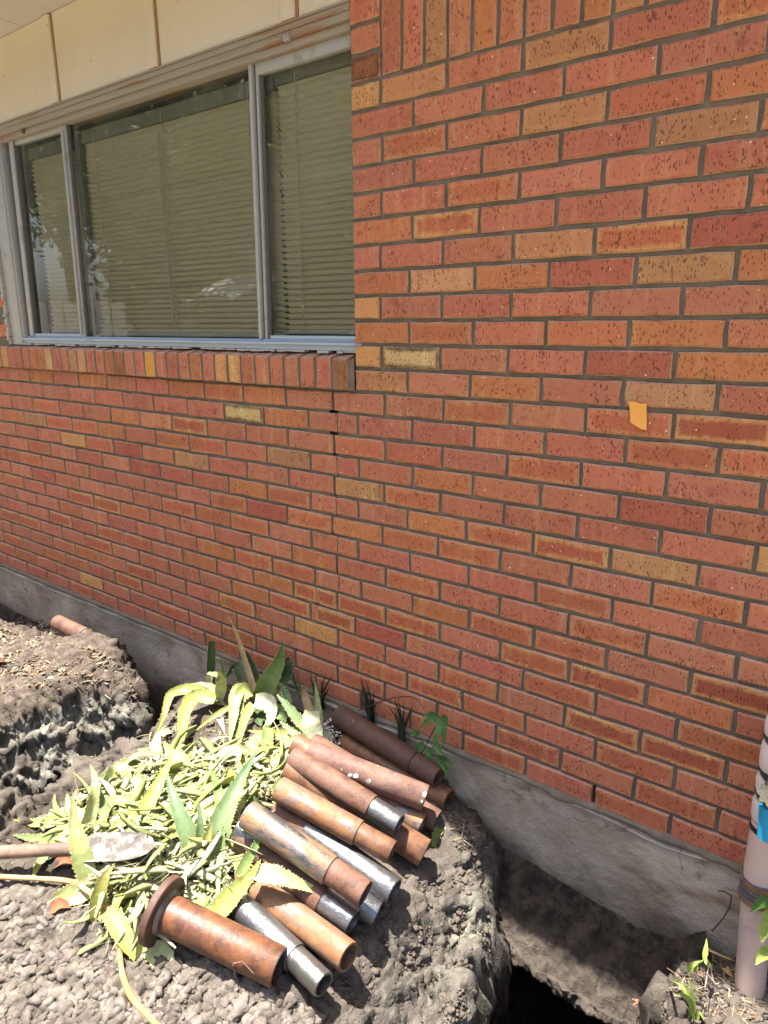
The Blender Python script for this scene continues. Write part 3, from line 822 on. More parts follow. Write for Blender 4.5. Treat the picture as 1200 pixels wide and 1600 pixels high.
mb.box(-.235, -.215, -.004, .006, 2.046, 2.062, .001); mb.box(-.229, -.222, -.010, .0, 2.048, 2.058, .001)
mb.build('clip', M_ALU, win)
mb = MB(); mb.box(-1.735, -1.722, .002, .012, 2.034, 2.048, .001); mb.build('clip', M_DARKGAP, win)

# siding above the window
sid = thing('siding', None, None); del sid['label'], sid['category']; sid.parent = house
edges = [-2.95, -2.03, -1.415, -.800, -.182, .013]
for a, b in zip(edges[:-1], edges[1:]):
    mb = MB(); mb.box(a + .0055, b - .004, .002, .03, 2.0945, 2.386, .001); mb.build('panel', M_SIDING, sid)
for e in edges[1:-1]:
    mb = MB(); mb.box(e - .056, e - .006, -.008, .004, 2.0955, 2.384, .002); mb.build('batten', M_SIDING, sid)
    mb = MB(); mb.box(e - .0055, e + .0045, .000, .010, 2.0965, 2.384); mb.build('joint_strip', M_GAP, sid)
mb = MB(); mb.box(-2.95, .013, .011, .04, 2.0942, 2.386); mb.build('backing', M_GAP, sid)

# eave and roof
EAVE = -.335
mb = MB()
mb.box(-5.5, -1.62, EAVE, .20, 2.388, 2.400, .001); mb.box(-1.615, 4.5, EAVE, .20, 2.388, 2.400, .001)
mb.build('soffit', M_SOFFIT, house)
mb = MB(); mb.box(-5.5, 4.5, EAVE - .02, EAVE - .001, 2.36, 2.52, .003); mb.build('fascia', M_SOFFIT, house)
mb = MB()
mb.add([(-5.6, EAVE - .04, 2.50), (4.6, EAVE - .04, 2.50), (4.6, 3.0, 3.7), (-5.6, 3.0, 3.7), (-5.6, EAVE - .04, 2.53), (4.6, EAVE - .04, 2.53), (4.6, 3.0, 3.73), (-5.6, 3.0, 3.73)],
       [(0, 3, 2, 1), (4, 5, 6, 7), (0, 1, 5, 4), (1, 2, 6, 5), (2, 3, 7, 6), (3, 0, 4, 7)])
mb.build('roof', M_ROOF, house)
mb = MB()   # the room behind the glass
a, b, c, d = -2.6, .5, .105, 2.6
mb.add([(a, c, .9), (b, c, .9), (b, d, .9), (a, d, .9), (a, c, 2.38), (b, c, 2.38), (b, d, 2.38), (a, d, 2.38)], [(0, 1, 2, 3), (4, 7, 6, 5), (2, 6, 7, 3), (1, 5, 6, 2), (0, 3, 7, 4)])
mb.build('room', M_ROOM, house, recalc=False)
mb = MB()   # plain side and back of the house, outside the picture
mb.box(-5.4, XL - .002, 0, .12, -.3, 2.388); mb.box(XR + .002, 4.4, 0, .12, -.3, 2.388); mb.box(-5.4, 4.4, 2.9, 3.0, -.3, 2.388); mb.box(-5.4, -5.3, .12, 2.9, -.3, 2.388); mb.box(4.3, 4.4, .12, 2.9, -.3, 2.388)
mb.build('outer_wall', M_MORTAR, house)

# ------------------------------------------------------------------ venetian blinds
def blind(x0, x1, ztop, label, tilt=-44, y=.088):
    b = thing('venetian_blind', label, 'blind', ((x0 + x1) / 2, y, ztop))
    w = x1 - x0
    zz = 1.236
    n = int((ztop - .03 - zz) / .0186)
    prof = []
    for i in range(6):
        s = i / 5 - .5
        prof.append((s * .026, .0016 * (1 - (2 * s) ** 2)))
    v = []; f = []
    nx = 7
    for ix in range(nx):
        xx = (ix / (nx - 1) - .5) * w
        for s, h in prof: v.append((xx, s, h))
    for ix in range(nx - 1):
        for i in range(5): f.append((ix * 6 + i, (ix + 1) * 6 + i, (ix + 1) * 6 + i + 1, ix * 6 + i + 1))
    me = mesh_np('slat', np.array(v), f, smooth=True); me.materials.append(M_SLAT)
    R = random.Random(int(x0 * 1000))
    for k in range(n):
        o = bpy.data.objects.new('slat', me); COL.objects.link(o); o.parent = b
        tl = tilt + R.uniform(-.4, .4) + (R.choice((-6, 5)) if R.random() < .04 else 0)
        o.location = (R.uniform(-.002, .002), 0, -.035 - k * .0186)
        o.rotation_euler = (math.radians(tl), R.uniform(-.0003, .0003), 0)
    mb = MB(); mb.box(-w / 2, w / 2, -.016, .014, -.030, .016, .002); mb.build('headrail', M_HEADRAIL, b)
    mb = MB(); mb.box(-w / 2, w / 2, -.012, .012, -.035 - n * .0186, -.022 - n * .0186, .003); mb.build('bottom_bar', M_SLAT, b)
    for q in ((.12, .5, .9) if w > .6 else (.2, .8)):
        mb = MB(); mb.tube([(-w / 2 + q * w, -.0155, .0), (-w / 2 + q * w, -.0155, -.03 - n * .0186)], .0012, 6); mb.build('ladder_cord', M_CORD, b)
    return b
blind(-1.84, -1.505, 1.985, 'narrow slatted blind behind the small left window pane')
blind(-1.468, -.36, 1.992, 'wide slatted blind behind the big middle window pane', -43)
blind(-.352, .07, 2.004, 'slatted blind behind the right window pane next to the bricks', -43.5)
mb = MB()
mb.tube([(-.94, .070, 1.93), (-.938, .068, 1.6), (-.935, .069, 1.27)], .0018, 6)
mb.build('blind_cord', M_CORD, None, label='thin pale pull cord hanging in front of the middle blind', cat='cord')
mb = MB(); mb.tube([(-.012, .070, 1.85), (-.010, .068, 1.6), (-.012, .069, 1.30), (-.022, .069, 1.245)], .0016, 6)
mb.build('blind_cord', M_CORD, None, label='thin pull cord hanging beside the brick jamb', cat='cord')

# ------------------------------------------------------------------ terrain
def seg(pts, n):
    pts = np.array(pts, float); d = np.r_[0, np.cumsum(np.linalg.norm(np.diff(pts[:, :2], axis=0), axis=1))]
    t = np.linspace(0, d[-1], n)
    return np.c_[[np.interp(t, d, pts[:, k]) for k in range(3)]].T
CP = []
def cp(pts, n=None): CP.append(seg(pts, n) if n else np.array(pts, float))
# contact with the house
cp([(-3.4,0,-.22),(-2.6,0,-.25),(-2.25,0,-.27),(-2.0,0,-.24),(-1.88,0,-.18),(-1.70,0,-.165),(-1.56,0,-.22),(-1.46,0,-.42),(-1.3,0,-.48),(-1.1,0,-.42),(-.97,0,-.32),(-.86,0,-.17),(-.6,0,-.115),(-.2,0,-.10),(.28,0,-.10),(.36,0,-.155),(.42,0,-.225),(.50,0,-.27),(.56,0,-.30)], 90)
cp([(1.10,0,-.345),(1.17,0,-.31),(1.25,0,-.27),(1.5,0,-.2),(2.4,0,-.12)], 18)
# left trench and mound of mulch
cp([(-3.4,-.2,-.42),(-2.5,-.2,-.44),(-2.15,-.16,-.42),(-2.0,-.07,-.34)], 14)
cp([(-3.4,-.42,-.16),(-2.5,-.40,-.16),(-2.1,-.34,-.15),(-1.93,-.22,-.155),(-1.78,-.13,-.185),(-1.55,-.13,-.185),(-1.40,-.15,-.165),(-1.22,-.13,-.13),(-1.12,-.165,-.13),(-1.05,-.22,-.12)], 50)
cp([tuple(at_z(a, b, -.095)) for a, b in ((205, 1045), (175, 1062), (120, 1080), (60, 1086), (0, 1092), (-80, 1110), (-200, 1150))], 22)
cp([tuple(at_z(a, b, c)) for a, b, c in ((224, 1092, -.19), (212, 1112, -.19), (182, 1108, -.185), (140, 1106, -.18), (108, 1122, -.185), (60, 1142, -.185), (0, 1155, -.18), (-80, 1180, -.17), (-200, 1230, -.16))], 30)
cp([(-1.45,-.05,-.40),(-1.25,-.055,-.46),(-1.05,-.09,-.44),(-.92,-.17,-.40),(-.87,-.30,-.42)], 20)
cp([tuple(at_z(a, b, c)) for a, b, c in ((60, 1200, -.27), (60, 1243, -.34), (140, 1160, -.26), (130, 1208, -.33), (0, 1213, -.27), (0, 1258, -.34), (195, 1148, -.26), (186, 1180, -.33), (-80, 1285, -.34), (100, 1185, -.27), (95, 1226, -.335), (30, 1206, -.27), (30, 1250, -.34))])
cp([(-.80,-.36,-.55),(-.80,-.46,-.68),(-.80,-.56,-.72),(-.83,-.68,-.72),(-.90,-.80,-.72),(-1.10,-1.02,-.65),(-1.6,-1.30,-.6)], 26)
cp([(-.77,-.33,-.45),(-.745,-.46,-.62),(-.735,-.60,-.68),(-.76,-.75,-.68),(-.83,-.90,-.65),(-1.0,-1.10,-.6)], 22)
cp([(-.84,-.14,-.22),(-.80,-.22,-.19),(-.725,-.32,-.20),(-.695,-.46,-.205),(-.68,-.64,-.205),(-.705,-.79,-.205),(-.78,-.90,-.20),(-.95,-1.12,-.19)], 28)
cp([(-1.35,-.40,-.055),(-1.6,-.5,-.06),(-1.2,-.6,-.075),(-1.6,-.9,-.08),(-2.2,-.6,-.08),(-1.75,-.25,-.085),(-2.4,-1.2,-.10),(-3.2,-.8,-.1),(-1.15,-.35,-.075)])
# the middle: litter and pipes
cp([(-.655,-.80,-.215),(-.60,-.90,-.205),(-.62,-.70,-.215),(-.55,-.82,-.205),(-.45,-.87,-.185),(-.63,-.58,-.21),(-.55,-.66,-.19),(-.64,-.42,-.205),(-.57,-.45,-.175),(-.45,-.45,-.135),(-.45,-.70,-.155),(-.35,-.92,-.165),(-.62,-1.0,-.195),(-.5,-.26,-.135),(-.68,-.28,-.185),(-.75,-1.08,-.19),(-.3,-.55,-.10),(-.75,-.17,-.15)])
cp([(-.6,-.15,-.115),(-.55,-.35,-.125),(-.5,-.55,-.12),(-.35,-.75,-.10),(-.2,-.32,-.08),(-.1,-.55,-.06),(-.05,-.72,-.07),(0,-.15,-.11),(.2,-.1,-.135),(.1,-.3,-.10),(.1,-.5,-.085),(.25,-.3,-.135),(.25,-.5,-.13),(.3,-.7,-.15),(.1,-.75,-.10),(.12,-.9,-.15),(-.15,-.92,-.13),(-.4,-.98,-.155),(.42,-.25,-.178),(.45,-.40,-.178),(.47,-.6,-.185),(.42,-.85,-.19)])
cp([(-.3,-1.15,-.165),(0,-1.1,-.17),(.25,-1.0,-.175),(.4,-1.1,-.18),(-.7,-1.3,-.17),(.1,-1.4,-.16),(-.5,-1.7,-.15),(.5,-1.5,-.17),(1.2,-1.2,-.2),(2.0,-1.0,-.15),(-1.5,-2.0,-.13),(0,-2.3,-.13),(1.5,-2.2,-.13),(-3,-2.2,-.12),(2.3,-2.2,-.12)])
# right break of slope, the cut face, the hole
cp([(.43,-.03,-.165),(.455,-.08,-.17),(.50,-.17,-.195),(.545,-.27,-.215),(.545,-.38,-.215),(.53,-.49,-.215),(.52,-.62,-.22),(.52,-.755,-.225),(.56,-.95,-.22)], 24)
cp([(.515,-.06,-.225),(.55,-.13,-.27),(.585,-.21,-.30),(.63,-.32,-.315),(.645,-.42,-.315),(.665,-.55,-.32),(.69,-.68,-.32)], 18)
cp([(.56,-.06,-.31),(.585,-.12,-.38),(.606,-.177,-.42),(.66,-.28,-.425),(.737,-.408,-.43),(.83,-.58,-.43),(.86,-.66,-.40)], 20)
cp([(.62,.02,-1.05),(.625,-.10,-1.05),(.645,-.19,-1.05),(.70,-.29,-1.05),(.775,-.41,-1.05),(.865,-.57,-1.05)], 22)
cp([(.70,0,-1.08),(.8,-.1,-1.1),(.9,-.3,-1.1),(.98,-.05,-1.08),(1.02,-.3,-1.06),(1.02,-.5,-1.05),(.95,-.58,-1.05)])
cp([(1.04,.02,-1.0),(1.06,-.1,-1.0),(1.075,-.25,-1.0),(1.10,-.45,-1.0),(1.05,-.62,-1.0)], 14)
cp([(1.05,0,-.40),(1.06,-.07,-.385),(1.08,-.15,-.345),(1.115,-.28,-.31),(1.14,-.46,-.28),(1.10,-.66,-.23),(.98,-.70,-.25),(.88,-.70,-.30)], 20)
cp([(1.13,-.06,-.33),(1.18,-.20,-.275),(1.3,-.12,-.25),(1.35,-.35,-.19),(1.25,-.6,-.20),(1.7,-.4,-.16)])
cp([(1.17,-.30,-.30),(1.20,-.42,-.285),(1.22,-.55,-.275),(1.30,-.28,-.26),(1.30,-.45,-.26),(1.20,-.68,-.26),(1.02,-.80,-.24),(.90,-.85,-.24),(1.2,-.88,-.24),(1.13,-.17,-.315),(1.5,-.55,-.22)])
# below the house
cp([(-3.4,.4,-.6),(-2.5,.4,-.6),(-1.5,.4,-.6),(-.5,.4,-.6),(.3,.4,-.6),(1.3,.4,-.6),(2.3,.4,-.5),(.45,.12,-.6),(1.2,.12,-.6)])
cp([(.63,.1,-1.05),(.63,.3,-1.05),(.63,.6,-1.05),(1.04,.1,-1.0),(1.04,.3,-1.0),(1.04,.6,-1.0),(.83,.3,-1.08),(.83,.6,-1.08)])
cp([(.58,.1,-.6),(.58,.3,-.6),(.58,.6,-.6),(1.09,.1,-.6),(1.09,.3,-.6),(1.09,.6,-.6)])
CP = np.vstack(CP)
_, ui = np.unique(np.round(CP[:, :2], 3), axis=0, return_index=True)
CP = CP[np.sort(ui)]
def _rbf_fit(P):
    n = len(P); D = np.linalg.norm(P[:, None, :2] - P[None, :, :2], axis=2)
    A = np.zeros((n + 3, n + 3)); A[:n, :n] = -D - np.eye(n) * .0006
    Q = np.c_[np.ones(n), P[:, :2]]; A[:n, n:] = Q; A[n:, :n] = Q.T
    return np.linalg.solve(A, np.r_[P[:, 2], 0, 0, 0])
CW = _rbf_fit(CP)
def ground(x, y):
    x = np.atleast_1d(np.asarray(x, float)); y = np.atleast_1d(np.asarray(y, float))
    # ragged edges: the dig was made with a spade, nothing follows a smooth curve
    q = np.c_[x, y, np.zeros(len(x))]; k = np.clip((-y - .01) / .16, 0, 1)
    wx = .070 * fbm(q * 5, 2, 201) + .034 * fbm(q * 15, 3, 205, .6)
    wy = .070 * fbm(q * 5, 2, 211) + .034 * fbm(q * 15, 3, 215, .6)
    x, y = x + k * wx, y + k * wy
    out = np.empty(len(x))
    for i in range(0, len(x), 20000):
        xs, ys = x[i:i + 20000], y[i:i + 20000]
        D = np.hypot(xs[:, None] - CP[None, :, 0], ys[:, None] - CP[None, :, 1])
        out[i:i + 20000] = -D @ CW[:-3] + CW[-3] + CW[-2] * xs + CW[-1] * ys
    return out
def hit(px, py, h=0.0):
    """where the sight line of a pixel meets the ground (h above it)"""
    z = -.15
    p = at_z(px, py, z + h)
    for _ in range(25):
        z = .5 * z + .5 * float(ground(p[0], p[1])[0])
        p = at_z(px, py, z + h)
    return Vector(p)

# graded grid, fine in view
gxs = np.r_[np.linspace(-3.4, -1.95, 100)[:-1], np.linspace(-1.95, -.9, 130)[:-1], np.linspace(-.9, 1.32, 400)[:-1], np.linspace(1.32, 2.4, 50)]
gys = np.r_[np.linspace(-2.6, -1.3, 70)[:-1], np.linspace(-1.3, .02, 235)[:-1], np.linspace(.02, .7, 30)]
GX, GY = np.meshgrid(gxs, gys, indexing='ij')
gz_ = ground(GX.ravel(), GY.ravel()).reshape(GX.shape)
dzx, dzy = np.gradient(gz_, gxs, gys)
nrm = np.stack([-dzx, -dzy, np.ones_like(gz_)], -1); nl = np.linalg.norm(nrm, axis=-1, keepdims=True); nrm /= nl
P = np.stack([GX, GY, gz_], -1).reshape(-1, 3); Nn = nrm.reshape(-1, 3)
steep = 1 - Nn[:, 2]
sst = lambda x, a, b: np.clip((x - a) / (b - a), 0, 1) ** 2 * (3 - 2 * np.clip((x - a) / (b - a), 0, 1))
X_, Y_, Z_ = P.T
wob = .05 * fbm(P * 6, 3, 40)
mulch = sst(-(X_ + wob), .80, .90) * (Z_ > -.22)
clayL = sst(steep, .14, .34) * sst(-X_, .70, .76) * sst(-Z_ + .3 * wob, .13, .17) * (X_ > -1.4) * (Y_ < -.25)
clayR = np.clip(sst(steep + .4 * wob, .10, .26) * sst(X_ + wob, .49, .56) + sst(X_ + 1.5 * wob, .50, .56) * sst(-Y_ + wob, .36, .44), 0, 1) * (X_ < 1.0) * (Y_ > -.9) * sst(Z_ + wob, -.66, -.50)
clay = np.clip(clayL + clayR, 0, 1)
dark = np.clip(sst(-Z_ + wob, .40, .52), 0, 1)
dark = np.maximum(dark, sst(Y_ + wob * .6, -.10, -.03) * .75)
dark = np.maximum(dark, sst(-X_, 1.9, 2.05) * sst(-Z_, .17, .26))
clods = sst(-(Y_ + .18 * X_), .88, .98) * (X_ > -1.2)
amp = .016 * fbm(P * 9, 5, 1, .58) + .010 * fbm(P * 30, 4, 7, .62, True)
amp = amp + mulch * (.030 * fbm(P * 11, 5, 12, .62, True))
amp = amp + clods * (.012 * fbm(P * 22, 4, 15, .6, True))
# shovel-smeared ridges on the cut clay
Q = P @ np.array([[.80, -.25, .55], [.35, .93, -.10], [-.48, .27, .83]])
amp = amp + clay * (.008 * fbm(Q * np.array([30, 9, 10]), 4, 23, .62, True) + .028 * fbm(P * 7, 5, 29, .6))
near = (X_ > -2.1) & (Y_ > -1.35) & (Y_ < .02)
wc = np.zeros(len(P)); wf = np.zeros(len(P)); wl = np.zeros(len(P))
Pn = P[near] + .012 * np.stack([vnoise(P[near] * 30, 91), vnoise(P[near] * 30, 92), vnoise(P[near] * 30, 93)], 1)
wc[near] = .45 - worley(Pn * 38, 3); wf[near] = .45 - worley(Pn * 80, 5); wl[near] = .45 - worley(Pn * 17, 9)
rough_ = np.clip(.35 + .9 * fbm(P * 5, 3, 61), .1, 1)
crumb = .012 * fbm(P * 45, 4, 83, .65, True)
b1 = np.zeros(len(P)); b2 = np.zeros(len(P)); b3 = np.zeros(len(P))
Pw = P[near] + .02 * np.stack([vnoise(P[near] * 14, 191), vnoise(P[near] * 14, 192), vnoise(P[near] * 14, 193)], 1)
b1[near] = blocks(Pw * 15, 301); b2[near] = blocks(Pw * 34, 311); b3[near] = blocks(Pw * 75, 321)
blk = clayL * 1.0 + sst(steep, .05, .3) * .6 + .25
amp = amp + (1 - .6 * clay) * .5 * crumb + rough_ * .004 * wf + clods * .006 * wc + blk * (.016 * b1 + .009 * b2 + .005 * b3) + dark * .02 * wl
amp = amp * (Y_ < .0) * np.clip((-Y_) / .03, 0, 1)
P2 = P + Nn * amp[:, None]
nxg, nyg = GX.shape
ii = np.arange(nxg * nyg).reshape(nxg, nyg)
fq = np.stack([ii[:-1, :-1], ii[1:, :-1], ii[1:, 1:], ii[:-1, 1:]], -1).reshape(-1, 4)
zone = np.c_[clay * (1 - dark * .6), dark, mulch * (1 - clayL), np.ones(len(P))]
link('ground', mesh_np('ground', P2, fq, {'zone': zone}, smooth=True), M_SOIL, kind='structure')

# the shelf of soil left hanging under the beam, over the dug hole
nxs = 240
lx = np.linspace(.47, 1.13, nxs)
prof = [(.02, -.255), (-.006, -.285), (-.03, -.312), (-.06, -.345), (-.09, -.378), (-.12, -.408), (-.145, -.435), (-.162, -.455), (-.168, -.475), (-.160, -.495), (-.13, -.507), (-.06, -.515), (.06, -.52), (.28, -.52)]
pr = np.array(prof); tt_ = np.r_[0, np.cumsum(np.hypot(*np.diff(pr, axis=0).T))]; tn = np.r_[np.linspace(0, tt_[9], 46), np.linspace(tt_[9], tt_[-1], 22)[1:]]
prof = [(np.interp(q, tt_, pr[:, 0]), np.interp(q, tt_, pr[:, 1])) for q in tn]; mL = len(prof)
v = []
for xx in lx:
    dzc = np.interp(xx, [.47, .56, .65, .8, .95, 1.05, 1.13], [.03, .0, -.01, -.03, -.04, -.035, .05])
    dpr = np.interp(xx, [.47, .6, .8, .98, 1.05, 1.13], [.8, .92, 1.0, 1.02, 1.0, .9])
    for y_, z_ in prof:
        k = 1 - min(1, max(0, (-y_) / .12))
        v.append((xx, y_ * dpr if y_ < 0 else y_, z_ + dzc * (1 if z_ > -.45 else .3)))
v = np.array(v)
nn = np.tile(np.array([(0, -.3, .9) if i < 36 else ((0, -1, .1) if i < 46 else (0, -.2, -1)) for i in range(mL)]), (nxs, 1))
am = .018 * fbm(v * 11, 5, 51, .62) + .012 * fbm(v * 34, 4, 57, .62, True)
am = am + .022 * (.45 - worley(v * 22, 71)) + .012 * (.45 - worley(v * 50, 75))
am[np.tile(np.arange(mL) > 50, nxs)] *= .3
am[np.tile(np.arange(mL) < 5, nxs)] *= .3
v = v + nn * am[:, None]
f = [(i * mL + j, i * mL + j + 1, (i + 1) * mL + j + 1, (i + 1) * mL + j) for i in range(nxs - 1) for j in range(mL - 1)]
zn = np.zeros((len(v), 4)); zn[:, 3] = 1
zn[:, 1] = np.clip(1.25 - (-v[:, 1]) / .145 * .9, .12, .95) + (np.tile(np.arange(mL) > 46, nxs)) * .05  # darker stuck soil towards the wall, with the eave's shade painted in
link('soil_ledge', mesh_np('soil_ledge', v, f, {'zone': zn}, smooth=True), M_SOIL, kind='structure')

# far ground round the dug strip
BIGR = 90
a, b, c, d = -3.4, 2.4, -2.6, .7
mb = MB()
zz = -.125
for x0, x1, y0, y1 in ((-BIGR, a, -BIGR, BIGR), (b, BIGR, -BIGR, BIGR), (a, b, -BIGR, c), (a, b, d, BIGR)):
    mb.add([(x0, y0, zz), (x1, y0, zz), (x1, y1, zz), (x0, y1, zz)], [(0, 1, 2, 3)])
mb.build('lawn', M_LAWN, kind='structure', recalc=False)

# ------------------------------------------------------------------ loose soil
def ico():
    bm = bmesh.new(); bmesh.ops.create_icosphere(bm, subdivisions=2, radius=1)
    bm.verts.index_update()
    v = np.array([x.co[:] for x in bm.verts]); f = np.array([[x.index for x in q.verts] for q in bm.faces]); bm.free()
    return v, f
IV, IF = ico()
def ico1():
    bm = bmesh.new(); bmesh.ops.create_icosphere(bm, subdivisions=1, radius=1); bm.verts.index_update()
    v = np.array([x.co[:] for x in bm.verts]); f = np.array([[x.index for x in q.verts] for q in bm.faces]); bm.free(); return v, f
IV1, IF1 = ico1()
def lumps(centres, sizes, seed=0, flat=.75, fine=True):
    n = len(centres); IV, IF = (globals()['IV'], globals()['IF']) if fine else (IV1, IF1)
    r = np.random.default_rng(seed)
    V = np.repeat(IV[None], n, 0)
    off = r.uniform(0, 100, (n, 1, 3))
    q = (V * 1.25 + off).reshape(-1, 3)
    d = 1.08 + .30 * vnoise(q, seed) + .22 * vnoise(q * 2.1, seed + 1) + .12 * vnoise(q * 4.3, seed + 2)
    V = V * d.reshape(n, -1, 1)
    for _k in range(7):
        pn = r.normal(0, 1, (n, 1, 3)); pn /= np.linalg.norm(pn, axis=2, keepdims=True); pd = r.uniform(.42, .85, (n, 1))
        V = V - np.maximum(0, (V * pn).sum(2) - pd)[:, :, None] * pn
    ax = r.uniform(.7, 1.3, (n, 1, 3)); ax[:, :, 2] *= flat
    V = V * ax
    an = r.uniform(0, 2 * PI, n); c, s = np.cos(an), np.sin(an)
    x = V[:, :, 0] * c[:, None] - V[:, :, 1] * s[:, None]; y = V[:, :, 0] * s[:, None] + V[:, :, 1] * c[:, None]
    V = np.stack([x, y, V[:, :, 2]], -1) * np.asarray(sizes)[:, None, None] + np.asarray(centres)[:, None, :]
    F = (IF[None] + (np.arange(n) * len(IV))[:, None, None]).reshape(-1, 3)
    return V.reshape(-1, 3), F

def in_poly(px, py, poly):
    poly = np.array(poly); r = np.zeros(len(px), bool); j = len(poly) - 1
    for i in range(len(poly)):
        xi, yi = poly[i]; xj, yj = poly[j]
        c = ((yi > py) != (yj > py)) & (px < (xj - xi) * (py - yi) / (yj - yi + 1e-12) + xi)
        r ^= c; j = i
    return r
def scatter(poly, n, seed):
    """ground points whose picture position falls in the polygon"""
    r = np.random.default_rng(seed); poly = np.array(poly, float)
    out = []
    lo, hi = poly.min(0), poly.max(0)
    while len(out) < n:
        q = r.uniform(lo, hi, (4 * n, 2)); q = q[in_poly(q[:, 0], q[:, 1], poly)]
        out += [tuple(k) for k in q]
    q = np.array(out[:n])
    d = np.c_[(q[:, 0] - 600) / FPX, (q[:, 1] - 800) / FPX, np.ones(n)] @ RW
    z = np.full(n, -.16)
    for _ in range(14):
        t = (z - CAM[2]) / d[:, 2]; p = CAM + d * t[:, None]
        z = .5 * z + .5 * ground(p[:, 0], p[:, 1])
    t = (z - CAM[2]) / d[:, 2]; p = CAM + d * t[:, None]
    return p

clod_poly = [(-60, 1345), (90, 1390), (150, 1450), (230, 1500), (330, 1510), (440, 1560), (500, 1590), (520, 1640), (-60, 1640)]
n = 26000
p = scatter(clod_poly, n, 3)
sz = np.clip(.0014 * (1 - rng.uniform(0, 1, n)) ** (-.60), .0014, .016)
p[:, 2] += sz * .35 + rng.uniform(0, .008, n)
big_ = sz > .0042
va_, fa_ = lumps(p[big_], sz[big_], 5); vb_, fb_ = lumps(p[~big_], sz[~big_] * 1.15, 6, fine=False)
v = np.vstack([va_, vb_]); f = np.vstack([fa_, fb_ + len(va_)])
link('soil_crumbs', mesh_np('soil_crumbs', v, f), M_CLOD, kind='stuff', label='dry grey crumbs of dug soil spread in front of the pipes')
# thinner crumbs over the whole dig
pts = [scatter([(500, 1500), (600, 1400), (620, 1330), (690, 1270), (730, 1300), (765, 1400), (768, 1600), (500, 1600)], 9000, 8),
       scatter([(0, 980), (100, 975), (200, 1060), (215, 1110), (110, 1105), (0, 1130)], 4200, 9),
       scatter([(1000, 1500), (1080, 1465), (1190, 1480), (1200, 1600), (1010, 1600)], 2500, 10),
       scatter([(0, 1300), (120, 1290), (240, 1140), (440, 1130), (470, 1180), (330, 1200), (130, 1420), (0, 1400)], 3000, 12)]
p = np.vstack(pts); n = len(p)
sz = np.clip(.0012 * (1 - rng.uniform(0, 1, n)) ** (-.50), .0012, .010)
p[:, 2] += sz * .3 + .003
big_ = sz > .0045
va_, fa_ = lumps(p[big_], sz[big_], 6); vb_, fb_ = lumps(p[~big_], sz[~big_] * 1.15, 7, fine=False)
v = np.vstack([va_, vb_]); f = np.vstack([fa_, fb_ + len(va_)])
link('soil_crumbs', mesh_np('soil_crumbs', v, f), M_SOILCRUMB, kind='stuff', label='small crumbs of soil over the slopes of the dig')
# the big clods, one by one
R = random.Random(11)
spots = [(45, 1432, .027), (97, 1408, .026), (20, 1475, .024), (70, 1448, .026), (130, 1478, .023), (160, 1500, .024), (108, 1500, .022), (30, 1520, .019), (60, 1540, .017), (12, 1560, .018),
         (95, 1575, .022), (140, 1555, .018), (215, 1520, .021), (240, 1545, .020), (275, 1515, .023), (300, 1540, .019), (320, 1508, .026), (330, 1560, .022), (285, 1570, .018), (360, 1545, .022),
         (345, 1520, .020), (380, 1575, .024), (405, 1595, .020), (180, 1590, .018), (250, 1590, .018), (15, 1400, .022), (60, 1395, .018), (140, 1440, .020), (190, 1560, .017), (450, 1580, .018), (25, 1350, .017), (80, 1360, .016)]
for i, (px, py, s) in enumerate(spots):
    c = hit(px, py)
    v, f = lumps(np.zeros((1, 3)), np.array([s * .95]), 100 + i)
    bm = bmesh.new()
    me = mesh_np('soil_clod', v, f); bm.from_mesh(me)
    bmesh.ops.subdivide_edges(bm, edges=bm.edges[:], cuts=1, use_grid_fill=True)
    co = np.array([q.co[:] for q in bm.verts])
    dd = co * (1 + .10 * fbm(co / s * 2.2 + i, 3, i)[:, None])
    for q, w in zip(bm.verts, dd): q.co = w
    bm.to_mesh(me); bm.free()
    mk = {'the open end of the flanged pipe': (438, 1548), 'the upper bend of the root': (150, 1400), 'the lower bend of the root': (205, 1560), 'the spade handle': (60, 1345), 'the red dry leaf': (95, 1418), 'the wire loop': (372, 1535), 'the flange': (240, 1470), 'the grey pipe sleeve': (506, 1545), 'the middle of the root': (190, 1500), 'the left end of the root': (10, 1375)}
    d_ = sorted(mk, key=lambda k: math.hypot(mk[k][0] - px, mk[k][1] - py))
    o = link('soil_clod', me, M_CLOD, label=f"{'big' if s > .0225 else 'small' if s < .0185 else 'middling'} grey clod by {d_[0]} towards {d_[1]}", cat='clod', group='lumps of dry soil')
    o.location = (c.x, c.y, c.z + s * .35)

